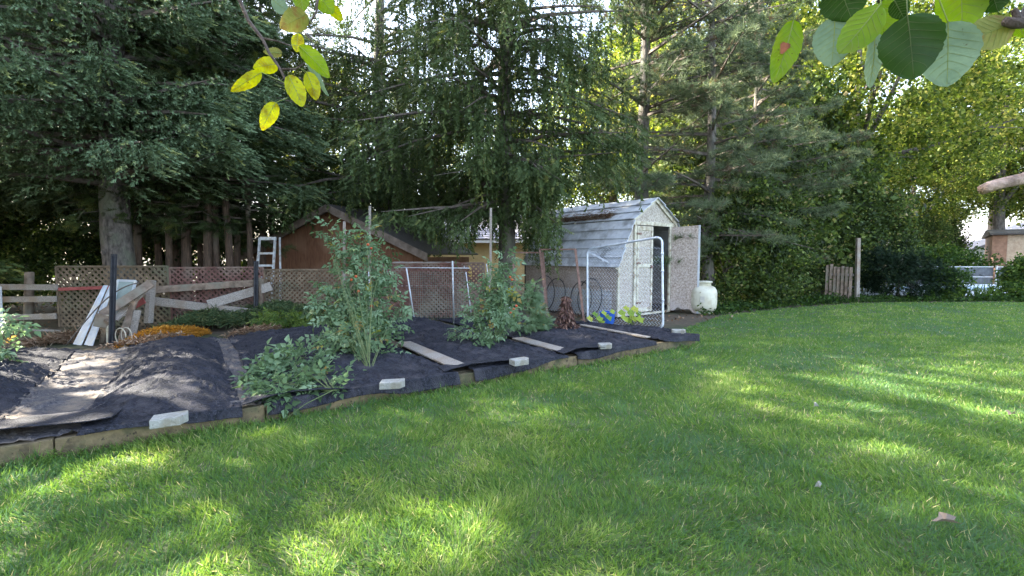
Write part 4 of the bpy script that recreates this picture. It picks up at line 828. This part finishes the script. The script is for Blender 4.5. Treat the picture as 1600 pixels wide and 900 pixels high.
MB().prism([(-6.9, 23.5, 2.18), (-6.9, 27.1, 3.93), (-6.9, 30.7, 2.18)], (10.1, 0, 0)).build('roof_body', M['felt'], ch)

# ================================================================== RIGHT SIDE: boards, pool, houses
bf = thing('board_fence', 'short stretch of weathered vertical boards ending at a taller post', 'fence', D(1337, 471, 14.6).xy.to_3d())
p0, p1 = D(1290, 470, 15.2).xy.to_3d(), D(1333, 470, 14.7).xy.to_3d(); x = p1-p0; w = x.length; x.normalize()
for k in range(7):
    a_ = p0+x*(w*k/7+.008); MB().bar(a_+Vector((0,0,.03)), a_+Vector((rd.uniform(-.01,.01), 0, 1.05+rd.uniform(-.05,.08))), w/7-.008, .018, up=(0,1,0)).build('board', M['old_wood'], bf)
MB().bar(D(1339, 471, 14.55).xy.to_3d(), D(1341, 372, 14.55), .10, .09, up=(0,1,0)).build('post', M['grey_wood'], bf, bevel=.006)
MB().bar(p0+Vector((0,.03,.8)), p1+Vector((0,.03,.8)), .04, .08).build('rail', M['grey_wood'], bf)
tag(MB().prism([(12.2,16.6,.02),(30,15.2,.02),(32,21,.02),(14.8,22.4,.02)], (0,0,.012)).build('pool_deck', M['coping']), kind='structure')
pool = thing('swimming_pool', 'blue swimming pool with pale coping at the right behind the plants', 'pool', (20, 18, 0))
MB().prism([(14.2,17.4,.05),(28.5,16.3,.05),(30,19.6,.05),(15.6,20.7,.05)], (0,0,.012)).build('water', M['water'], pool)
for a_, b_ in (((14.0,17.25,.1),(28.7,16.1,.1)), ((15.4,20.85,.1),(30.2,19.7,.1)), ((13.9,17.2,.1),(15.5,20.9,.1)), ((28.6,16.1,.1),(30.1,19.8,.1))): MB().bar(a_, b_, .3, .13, up=(0,0,1)).build('coping_edge', M['coping'], pool, bevel=.01)
pf = thing('pool_fence', 'dark slatted fence with thin pale rails behind the pool', 'fence', (16.5, 21.4, 0))
for k in range(9):
    xa = 15.6+2.0*k; ya = 21.7-.10*k
    for z0, z1 in ((.05, .42), (.48, .86)): MB().box((xa, ya, 0), Matrix.Identity(3), (0, 0, z0), (1.96, .04, z1)).build('slat', M['slate'], pf)
    MB().box((xa-.04, ya-.03, 0), Matrix.Identity(3), (0, 0, 0), (.05, .05, .95)).build('post', M['alu'], pf)
    for z0 in (.43, .88): MB().box((xa, ya-.015, 0), Matrix.Identity(3), (.02, 0, z0), (1.94, .04, z0+.035)).build('rail', M['white_metal'], pf)
# lounger
lg = thing('pool_lounger', 'white reclined pool lounger beside the dark yew', 'lounger', D(1462, 462, 16.2).xy.to_3d()); c = lg.location
MB().bar(c+Vector((-.6,0,.28)), c+Vector((-.05,0,.28)), .5, .05).build('seat', M['coping'], lg); MB().bar(c+Vector((.35,0,.05)), c+Vector((-.05+.0,0,.30)), .5, .05).build('foot_end', M['coping'], lg); MB().bar(c+Vector((-.6,0,.28)), c+Vector((-1.05,0,.55)), .5, .04).build('backrest', M['coping'], lg)
for dx, dy in ((-.5,-.2),(-.5,.2),(-.1,-.2),(-.1,.2)): MB().bar(c+Vector((dx,dy,.02)), c+Vector((dx,dy,.27)), .04, .04, up=(1,0,0)).build('leg', M['coping'], lg)
# iris
rg = np.random.default_rng(9); c = D(1532, 474, 14.9); n = 70; pos = np.stack([c.x+rg.normal(size=n)*.16, c.y+rg.normal(size=n)*.12, np.zeros(n)+.01], 1)
o = scatter('iris_clump', M['shrub'], None, T_BLADE, pos, rg.normal(size=(n,3))*np.array([.45,.45,0])+np.array([0,0,1.]), rg.normal(size=(n,3)), np.stack([rg.uniform(.35,.7,n), np.full(n,.03), rg.uniform(.3,.6,n)], 1), .55+rg.normal(size=n)*.15, loc=None, kind=None); tag(o, 'clump of upright sword-shaped leaves in front of the pool', 'iris')
broadleaf('low_shrub', 'low grey-green shrub right of the sword-leaved clump', 'shrub', D(1573, 474, 15.0).xy.to_3d(), .6, [(0,0,.25,.6,.3,.25)], .012, 'shrub', 'twig', 85, ncl=20, per=40, leaf=.07, spread=.13, limbs=3)
# tan house
th_ = thing('tan_house', 'low tan brick house with an orange boarded end at the right edge', 'house', (25.3, 25, 0)); I3 = Matrix.Identity(3)
hc = D(1549, 400, 24.8).xy.to_3d(); hA = R_(-42); TX = Vector((math.cos(hA), math.sin(hA), 0)); TY = Vector((-TX.y, TX.x, 0)); TR = Matrix((TX, TY, Vector((0,0,1)))).transposed()
MB().box(hc, TR, (.55, .02, 0), (13, 7, 2.45)).build('wall', M['brick'], th_); MB().box(hc, TR, (0, 0, 0), (.545, 6, 2.43)).build('orange_end', M['orangewood'], th_)
MB().prism([hc+TX*-.12+TY*y+Vector((0,0,z)) for y, z in ((-.3,2.46),(-.3,2.55),(3.3,2.85),(7.6,2.55),(7.6,2.46))], TX*13.4).build('roof', M['felt'], th_)
w_ = MB().box(hc, TR, (3.2, -.03, 1.0), (4.6, .01, 2.1)).build('window_frame', M['stucco'], th_); MB().box(hc, TR, (3.28, -.045, 1.08), (4.52, -.034, 2.02)).build('pane', M['glass'], w_)
wh = thing('white_gabled_house', 'distant white house gable with a pale sloping roof edge', 'house', (28.5, 34, 0))
MB().prism([(32.4,34,0),(41,34,0),(41,34,2.9),(38,34,3.6),(32.4,34,1.75)], (0,6,0)).build('wall', M['stucco'], wh); MB().prism([(31.9,33.6,1.62),(38,33.6,3.65),(41.5,33.6,2.8),(41.5,33.6,3.0),(38,33.6,3.85),(31.9,33.6,1.82)], (0,6.8,0)).build('roof', M['shingle'], wh)

# ================================================================== TANK, TUB, SMALL THINGS
tc_ = Vector((4.56, 11.45, 0)); tk = thing('propane_tank', 'cream round-shouldered gas tank beside the open shed door', 'tank', tc_)
MB().lathe(tc_, [(.20,.0),(.24,.02),(.24,.05),(.20,.06),(.28,.09),(.315,.16),(.325,.26),(.325,.50),(.31,.58),(.27,.64),(.20,.675),(.10,.69)], 32).build('body', M['tank'], tk, smooth=True)
MB().lathe(tc_, [(.185,.655),(.185,.70),(.19,.745),(.215,.75),(.215,.775),(.19,.785),(.02,.79)], 28).build('collar', M['tank'], tk, smooth=True)
MB().prism([tc_+Vector((-.15+.315*0, -.315+.0, 0))+Vector(v) for v in ((-.02,.028,.30),(.07,.0,.30),(.07,.0,.44),(-.02,.028,.44))], (0,-.006,0)).build('label_plate', M['label'], tk)
c = P(949, 506, .14); tb = MB(); tb.lathe(c, [(.11,0),(.125,.05),(.14,.20),(.15,.21),(.15,.225),(.13,.225),(.12,.03),(.01,.03)], 20); o = tb.build('blue_tub', M['blue'], loc=tuple(c), smooth=False); tag(o, 'bright blue plastic tub among the squash leaves', 'tub')
mb = MB(); c = P(796, 478, .3); mb.box(c, Matrix.Rotation(.15, 3, 'Z'), (-.13,-.09,0), (.13,.09,.10)); mb.box(c, Matrix.Rotation(.15, 3, 'Z'), (-.145,-.105,.10), (.145,.105,.125)); mb.box(c, Matrix.Rotation(.15, 3, 'Z'), (-.12,-.08,-.27), (.12,.08,-.002)); o = mb.build('lidded_box', M['alu'], loc=tuple(c), bevel=.01); tag(o, 'small grey lidded box behind the smaller tomato plant', 'box')
# squash leaves: large, one by one
def bigleaf(c, r, nrm_, m, parent, seed):
    rr = random.Random(seed); nv = Vector(nrm_).normalized(); x = nv.orthogonal().normalized(); y = nv.cross(x); mb = MB(); k = 15; ring = []
    for i in range(k):
        a = 2*math.pi*i/k; q = r*(.82+.18*math.cos(a*5)+rr.uniform(-.05, .05))*(.75 if i == 0 else 1); ring.append(c+x*(q*math.cos(a))+y*(q*math.sin(a))+nv*(r*.18*math.cos(a*3)))
    mb.v = [c-nv*r*.08]+ring; mb.f = [[0, i+1, (i+1) % k+1] for i in range(k)]; 
    return mb.build('leaf', m, parent, smooth=True)
for (pxs, lb) in ((((922,498),(930,491),(937,498),(944,489),(951,496),(957,487),(940,504)), 'yellowing squash plant growing round the blue tub'), (((972,489),(979,482),(986,489),(992,483),(998,490),(976,497),(990,497),(983,501),(1000,499)), 'yellow-green squash plant in front of the shed door jamb')):
    t = thing('squash_plant', lb, 'plant', P(pxs[0][0]+15, 508, .16), 'squash plants by the gate'); mb = MB()
    for i, (px, py) in enumerate(pxs):
        c = D(px, py, t.location.y+.05*math.sin(i*2.1)-.03); l = bigleaf(c, rd.uniform(.055, .085), (rd.uniform(-.4,.4), -.75, .6), M['squash_y'] if 'squash_y' in M else M['squash'], t, i)
        me = l.data; at = me.attributes.new('tone', 'FLOAT', 'POINT'); tv = rd.uniform(.1, 1); at.data.foreach_set('value', [tv]*len(me.vertices))
        mb.tube([t.location+Vector((rd.uniform(-.05,.05), 0, 0)), c], .004, 4)
    mb.build('stems', M['stem'], t, kind='stuff')
# dried plant
c = P(884, 522, .16); rg = np.random.default_rng(17); n = 900; f = rg.random(n)**1.5; an = rg.random(n)*6.28; rr = (.20*(1-f)**1.2+.03)*np.sqrt(rg.random(n)); pos = np.stack([c.x+rr*np.cos(an), c.y+rr*np.sin(an), c.z+f*.60], 1)
M['dry'] = mat('dried_plant', (.1,.05,.03), tone=[(0,(.035,.016,.014)),(.6,(.10,.045,.035)),(1,(.24,.14,.10))], rough=.8)
o = scatter('dried_plant', M['dry'], None, T_LEAF, pos, np.stack([np.cos(an), np.sin(an), -1.4+0*an], 1)+rg.normal(size=(n,3))*.5, rg.normal(size=(n,3)), np.stack([rg.uniform(.05,.11,n), np.full(n,.035), np.full(n,.06)],1), .5+rg.normal(size=n)*.25, kind=None); tag(o, 'dried brown cone-shaped plant on the fabric left of the blue tub', 'plant')
# tomatoes
def tomato(label, root, blobs, n, seed, fruits, sz=.19, name='tomato_plant', tm=T_TOM, tonev=.56, stems=14, m='tomato'):
    rg = np.random.default_rng(seed); rr = random.Random(seed); t = thing(name, label, 'plant', root); wt = np.array([b[1]*b[2] for b in blobs], float); wt /= wt.sum(); ci = rg.choice(len(blobs), n, p=wt)
    C = np.array([tuple(b[0]) for b in blobs])[ci]; rad = np.array([[b[1], min(b[1], .35), b[2]] for b in blobs])[ci]
    off = nrm(rg.normal(size=(n, 3)))*rg.random((n, 1))**.45; pos = C+off*rad; pos[:, 2] = np.maximum(pos[:, 2], .2)
    X = off+np.array([0, -.25, -.35])+rg.normal(size=(n, 3))*.5; Z = rg.normal(size=(n, 3))*.45+np.array([0, -.3, 1.])
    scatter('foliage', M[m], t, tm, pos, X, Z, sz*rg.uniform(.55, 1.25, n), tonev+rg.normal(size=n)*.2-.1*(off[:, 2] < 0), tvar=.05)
    mb = MB()
    for i in range(stems):
        b = blobs[i % len(blobs)]; e = Vector(b[0])-Vector((0,0,.05))+Vector((rr.uniform(-.7,.7)*b[1], rr.uniform(-.2,.2), rr.uniform(-.3,.9)*b[2])); md = Vector(root).lerp(e, .5)+Vector((rr.uniform(-.08,.08), rr.uniform(-.05,.05), .05)); mb.tube([Vector(root)+Vector((rr.uniform(-.04,.04),0,0)), md, e], [.005,.0035,.0015], 5)
    mb.build('stems', M['stem'], t, kind='stuff')
    for (c, r, mm) in fruits: MB().lathe(c, [(r*.15,-r*.95),(r*.7,-r*.7),(r,0),(r*.75,r*.65),(r*.15,r*.85)], 10).build('fruit', M[mm], t, smooth=True)
d1 = 6.35
blobs = [(D(px, py, d), a, b) for px, py, d, a, b in ((572,370,6.5,.16,.16),(516,362,6.5,.11,.09),(545,395,6.4,.22,.20),(600,395,6.4,.12,.12),(580,430,6.4,.32,.24),(535,450,6.3,.24,.22),(515,480,6.2,.20,.18),(575,475,6.2,.32,.22),(620,485,6.1,.16,.14),
        (520,520,5.9,.24,.2),(575,530,5.6,.28,.2),(560,500,5.8,.3,.2),(545,540,5.4,.3,.16),(605,505,5.9,.22,.12),(545,565,5.4,.3,.14),(600,560,5.6,.14,.08))]
fr = [(D(px, py, 5.95), r*.9, m) for px, py, r, m in ((575,382,.022,'redfruit'),(580,388,.02,'redfruit'),(556,432,.022,'redfruit'),(549,437,.02,'redfruit'),(580,478,.022,'redfruit'),(560,455,.02,'redfruit'))]+[(D(px, py, 5.45), .022, 'redfruit') for px, py in ((548,553),(540,560))]
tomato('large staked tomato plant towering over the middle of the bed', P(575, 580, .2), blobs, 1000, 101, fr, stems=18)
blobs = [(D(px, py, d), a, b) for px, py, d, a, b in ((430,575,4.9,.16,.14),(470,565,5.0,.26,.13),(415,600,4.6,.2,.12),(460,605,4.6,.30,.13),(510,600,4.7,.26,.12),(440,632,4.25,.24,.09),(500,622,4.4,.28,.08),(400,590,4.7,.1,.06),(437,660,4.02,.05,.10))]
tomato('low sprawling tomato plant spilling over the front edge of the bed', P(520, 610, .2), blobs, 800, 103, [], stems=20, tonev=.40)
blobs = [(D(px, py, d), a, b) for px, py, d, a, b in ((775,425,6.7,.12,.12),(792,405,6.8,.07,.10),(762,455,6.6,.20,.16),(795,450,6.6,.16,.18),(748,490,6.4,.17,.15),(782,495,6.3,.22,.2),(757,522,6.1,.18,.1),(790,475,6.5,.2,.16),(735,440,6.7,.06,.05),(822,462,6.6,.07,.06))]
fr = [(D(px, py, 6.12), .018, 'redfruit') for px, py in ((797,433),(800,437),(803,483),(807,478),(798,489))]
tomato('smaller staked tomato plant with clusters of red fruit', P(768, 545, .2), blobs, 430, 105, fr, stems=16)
T_FEA = tm_spruce(7, 8, .3)
blobs = [(D(px, py, d), a, b) for px, py, d, a, b in ((835,460,7.6,.12,.22),(840,490,7.4,.18,.14),(822,507,7.2,.22,.08),(850,507,7.3,.12,.10))]
tomato('feathery light green plant between the smaller tomato and the shed hoops', P(838, 520, .2), blobs, 480, 107, [], sz=.13, name='feathery_plant', tm=T_FEA, stems=12)
blobs = [(D(px, py, 4.9), a, b) for px, py, a, b in ((-12,520,.2,.2),(-10,560,.16,.2),(8,505,.2,.05))]
tomato('leafy green plant at the left edge, behind the first mound', D(-25, 600, 4.9), blobs, 120, 109, [], sz=.20, stems=6)
blobs = [(D(px, py, 8.1), a, b) for px, py, a, b in ((415,500,.2,.12),(445,498,.25,.14),(470,502,.2,.10))]
tomato('yellow-green weedy plant right of the black post by the ladder', P(440, 515, 0), blobs, 300, 111, [], sz=.13, stems=8, name='weedy_plant', m='shrub', tonev=.85)
tomato('small wilted seedling on the fabric in front of the white rod', P(712, 528, .2), [(D(712,518,6.3), .1, .07)], 40, 113, [], sz=.09, stems=4, name='seedling')

# fallen leaves on the lawn
for px, py, s_, an, lb in ((1478, 812, .055, .4, 'curled brown leaf lying on the lawn at the lower right'), (1580, 645, .035, 1.2, 'small reddish leaf on the lawn at the right edge'), (1275, 633, .02, .8, 'tiny pale leaf in the middle of the right lawn'), (1278, 758, .018, .2, 'tiny pale petal on the lawn above the sunlit patch')):
    c = P(px, py, .055); mb = MB(); k = 11; ring = []
    for i in range(k):
        a = 2*math.pi*i/k; q = s_*(.75+.3*math.cos(a*5)); ring.append(c+Vector((q*math.cos(a+an)*1.3, q*math.sin(a+an)*.8, .018*math.sin(a*2)+rd.uniform(0,.01))))
    mb.v = [c+Vector((0,0,-.008))]+ring; mb.f = [[0, i+1, (i+1) % k+1] for i in range(k)]; o = mb.build('fallen_leaf', M['fascia'] if s_ > .03 else M['block'], loc=tuple(c)); tag(o, lb, 'leaf', 'fallen leaves on the lawn')

# ================================================================== PEAR TREE over the camera
pr = thing('pear_tree', 'pear tree whose leafy twigs hang into the top of the picture', 'tree', (.9, -2.6, 0))
MB().tube([(.9,-2.6,-.03),(.92,-2.55,.6),(1.0,-2.4,1.3),(1.0,-2.2,2.2),(.9,-2.2,3.4)], [.17,.13,.12,.10,.05], 14, lump=.05).build('trunk', M['palebark'], pr, smooth=True)
mb = MB(); Lb = D(372, -6, 1.3); Rb = D(1640, -40, .8)
mb.tube([(1.0,-2.4,1.4),(.6,-1.5,2.4),(-.2,-.2,2.75),(-.62,.8,2.6),tuple(Lb+Vector((-.02,.0,.10)))], [.07,.055,.03,.012,.006], 10)
mb.tube([(1.0,-2.2,2.0),(1.3,-1.2,2.4),(1.25,-.2,2.3),(1.05,.5,2.05),tuple(Rb)], [.07,.05,.03,.018,.012], 10)
for a_, b_ in (((.6,-1.5,2.4),(-1.6,-1.9,3.3)),((1.0,-2.2,2.6),(2.6,-3.0,3.6)),((.9,-2.2,3.2),(.5,-3.6,4.2)),((1.3,-1.2,2.4),(2.9,-1.0,3.3))): mb.tube([a_, Vector(a_).lerp(Vector(b_), .5)+Vector((0,0,.15)), b_], [.05,.03,.012], 8)
mb.build('limbs', M['darkbark'], pr, smooth=True)
def twig(pts, rad, m='darkbark'): MB().tube(pts, rad, 8, lump=.08).build('twig', M[m], pr, smooth=True)
dl = 1.3
twig([Lb+Vector((-.02,0,.10)), Lb, D(388,32,dl), D(411,62,dl), D(420,82,dl), D(436,105,dl), D(446,125,dl), D(451,150,dl)], [.006,.005,.0048,.0045,.0038,.0034,.003,.0015])
twig([D(411,60,dl), D(432,64,dl), D(455,72,dl)], [.003,.0022,.0015]); twig([D(441,108,dl), D(462,108,dl), D(476,98,dl)], [.003,.0025,.0015]); twig([D(497,-10,dl), D(494,20,dl), D(484,36,dl), D(474,42,dl)], [.004,.0032,.0026,.0018]); twig([D(470,45,dl), D(484,60,dl), D(493,78,dl)], [.0016,.0014,.001])
dr_ = .76
twig([Rb, D(1602,33,dr_), D(1585,36,dr_), D(1570,33,dr_)], [.014,.011,.008,.006]); twig([D(1590,36,dr_), D(1588,22,dr_), D(1584,14,dr_)], [.007,.005,.004])
twig([Rb+Vector((0,0,.02)), D(1500,-45,dr_), D(1400,-30,dr_), D(1372,4,dr_+.02)], [.011,.007,.005,.003])
twig([D(1400,-30,dr_), D(1300,-40,dr_), D(1262,-12,dr_)], [.004,.003,.002])
def pear_leaf(b, t_, wpx, d, m, roll=0., dtip=0., fold=.12, stem=None, spot=None, curl=.1):
    bs, tp = D(*b, d), D(*t_, d+dtip); X = tp-bs; L = X.length; X.normalize(); V = (bs-Vector((0,0,CAM_H))).normalized(); Y = V.cross(X).normalized(); N = X.cross(Y)
    Yr = Y*math.cos(roll)+N*math.sin(roll); Nr = X.cross(Yr); wd = wpx*d/FPX/2/max(.35, math.cos(roll)); n = 30; mb = MB(); nw = 10
    def prf_(f): return (math.sin(math.pi*min(1, f**.82))**.62)*(1-.15*f) if 0 < f < 1 else 0
    cu = curl*(1+.8*math.sin(roll*40+wpx)); sk = .12*math.sin(wpx*1.7+b[0])
    def surf(f, g, e=1, lift=0):
        pf = prf_(f); return bs+X*(L*f)+Yr*(wd*pf*g*e+L*sk*.35*f*(1-f)*2)+Nr*(fold*wd*abs(g)*pf+cu*L*(f-.5)**2*(-1)+.0022*math.sin(f*8+g*3+roll*20+wpx)*L/.1*abs(g)+.0005*math.sin((f*8-abs(g)*1.5)*6.283)*min(1, 3*abs(g))+lift)
    for i in range(n+1):
        f = i/n
        for j in range(nw+1):
            g = -1+2*j/nw; mb.v.append(surf(f, g, 1+(.025*math.sin(i*1.3+roll*30)+.02*math.sin(i*2.9+j))*(abs(g) > .9)))
    for i in range(n):
        for j in range(nw): a = i*(nw+1)+j; mb.f.append([a, a+1, a+nw+2, a+nw+1])
    lf_ = mb.build('leaf', M[m], pr, smooth=True)
    mid = [surf(f, 0, 1, -.0005) for f in np.linspace(0, .95, 10)]
    st = [Vector(D(*stem, d))] if stem else []
    vb = MB().tube(st+mid, [.0010]*len(st)+list(np.linspace(.0009, .0003, 10)), 5)
    for k in range(6):
        for sg in (-1, 1):
            f0 = .10+.12*k; vb.tube([surf(min(.96, f0+.20*g), sg*g, 1, -.0002) for g in (0, .25, .5, .75, .92)], [.00035, .0003, .00025, .0002, .0001], 4, cap=False)
    vb.build('veins', M['rib'] if m in ('pear_y', 'pear_o', 'pear_s', 'pear_g') else M['stem'], lf_, smooth=True)
    if spot:
        c = bs+X*(L*spot[0])+Yr*(wd*spot[1]); sb = MB(); k = 12; c2 = c-V*.002
        sb.v = [c2]+[c2+(X*math.cos(a)+Yr*.8*math.sin(a))*(.0085*(1+.25*math.sin(a*3+1))) for a in np.linspace(0, 2*math.pi, k, endpoint=False)]; sb.f = [[0, i+1, (i+1) % k+1] for i in range(k)]
        so_ = sb.build('blemish', M['spot'], lf_); so_.modifiers.new('t', 'SOLIDIFY').thickness = .0004
for a_ in (((480,22),(438,44),36,1.28,'pear_o',.1,0,.15,(486,36)), ((466,52),(464,82),19,1.3,'pear_y',.3,0,.2,(455,50)), ((468,72),(516,122),27,1.27,'pear_g',.25,0,.25,(455,70)), ((480,96),(514,150),10,1.33,'pear_s',.8,0,.1,(476,98)),
           ((434,100),(395,106),26,1.31,'pear_y',.1,0,.15,(440,112)), ((441,84),(411,80),15,1.34,'pear_o',.4,0,.1,(420,82)), ((409,113),(361,143),22,1.28,'pear_y',.2,.02,.2,(444,129)), ((431,160),(409,204),25,1.27,'pear_y',.1,0,.2,(449,153)),
           ((451,118),(474,168),29,1.29,'pear_y',.1,0,.15,(447,128)), ((479,112),(495,157),24,1.32,'pear_y',.3,0,.2,(470,107)), ((425,-2),(452,20),24,1.36,'pear_s',.2,0,.1,None), ((466,-22),(474,20),28,1.34,'pear_g',.3,0,.1,None), ((498,-10),(521,22),30,1.3,'pear_g',.2,0,.1,None), ((512,8),(537,32),18,1.33,'pear_y',.4,0,.2,None)):
    pear_leaf(a_[0], a_[1], a_[2], a_[3], a_[4], a_[5], a_[6], a_[7], a_[8])
for a_, sp_ in ((((1240,32),(1209,131),42,.76,'pear_g',.15,.01,.2,(1262,-12)), (.42,.05)), (((1305,26),(1299,106),60,.80,'pear_s',.1,0,.08,(1303,-30)), None), (((1375,8),(1310,86),52,.74,'pear_g',.2,0,.25,(1376,0)), None), (((1310,-30),(1332,32),70,.78,'pear_d',.1,0,.1,None), None),
           (((1368,52),(1359,138),26,.78,'pear_s',.7,0,.1,(1372,4)), None), (((1418,24),(1428,125),86,.72,'pear_d',.05,0,.05,(1416,-25)), None), (((1482,36),(1480,137),80,.78,'pear_s',.1,0,.08,(1460,-20)), None), (((1500,-40),(1503,60),66,.82,'pear_g',.1,0,.1,None), None),
           (((1586,34),(1508,64),56,.77,'pear_o',.2,0,.3,(1590,30)), None), (((1378,0),(1372,58),56,.82,'pear_g',.3,0,.1,None), None), (((1398,0),(1414,30),28,.76,'pear_d',.3,0,.1,None), None), (((1545,-30),(1560,18),56,.80,'pear_d',.2,0,.1,None), None), (((1390,-24),(1402,10),44,.84,'pear_s',.2,0,.1,None), None), (((1592,40),(1600,58),20,.85,'pear_g',.2,0,.1,None), None)):
    pear_leaf(*a_[:9], spot=sp_)
rg = np.random.default_rng(31); n = 5200; ci = rg.integers(0, 26, n); cc = np.stack([rg.uniform(-2.4,3.6,26), rg.uniform(-4.2,-.9,26), rg.uniform(2.5,4.6,26)], 1)
pos = cc[ci]+rg.normal(size=(n,3))*.38; scatter('foliage', M['pear_leafy'] if 'pear_leafy' in M else M['shrub'], pr, T_LEAF, pos, rg.normal(size=(n,3))+np.array([0,0,-.4]), rg.normal(size=(n,3))*.6+np.array([0,0,1]), rg.uniform(.06,.10,n), .6+rg.normal(size=n)*.2)
# sawn limb entering at the right edge
ap = thing('old_fruit_tree', 'sawn reddish limb of a fruit tree entering at the right edge', 'tree', (5.9, 3.2, 0))
MB().tube([(5.9,3.2,-.03),(5.9,3.2,.7),(5.75,3.2,1.6),(5.8,3.1,2.8)], [.19,.15,.13,.09], 14, lump=.06).build('trunk', M['palebark'], ap, smooth=True)
e = D(1534, 297, 3.2); MB().tube([(5.75,3.2,1.75),(4.6,3.2,2.25),D(1640,258,3.2),D(1600,279,3.2),D(1565,287,3.2),D(1548,291,3.2),e], [.06,.045,.040,.038,.036,.035,.030], 18, lump=.17).build('limb', M['palebark'], ap, smooth=True)
rg = np.random.default_rng(33); n = 2600; ci = rg.integers(0, 14, n); cc = np.stack([rg.uniform(5.4,7.6,14), rg.uniform(1.6,4.0,14), rg.uniform(2.9,4.6,14)], 1)
scatter('foliage', M['shrub'], ap, T_LEAF, cc[ci]+rg.normal(size=(n,3))*.3, rg.normal(size=(n,3)), rg.normal(size=(n,3))*.6+np.array([0,0,1]), rg.uniform(.06,.10,n), .6+rg.normal(size=n)*.2)
tot = sum(sum(len(p.vertices)-2 for p in m.polygons) if len(m.polygons) < 5000 else len(m.polygons)*(len(m.polygons[0].vertices)-2) for m in bpy.data.meshes)
print('TRIS', tot, 'objects', len(COL.objects))
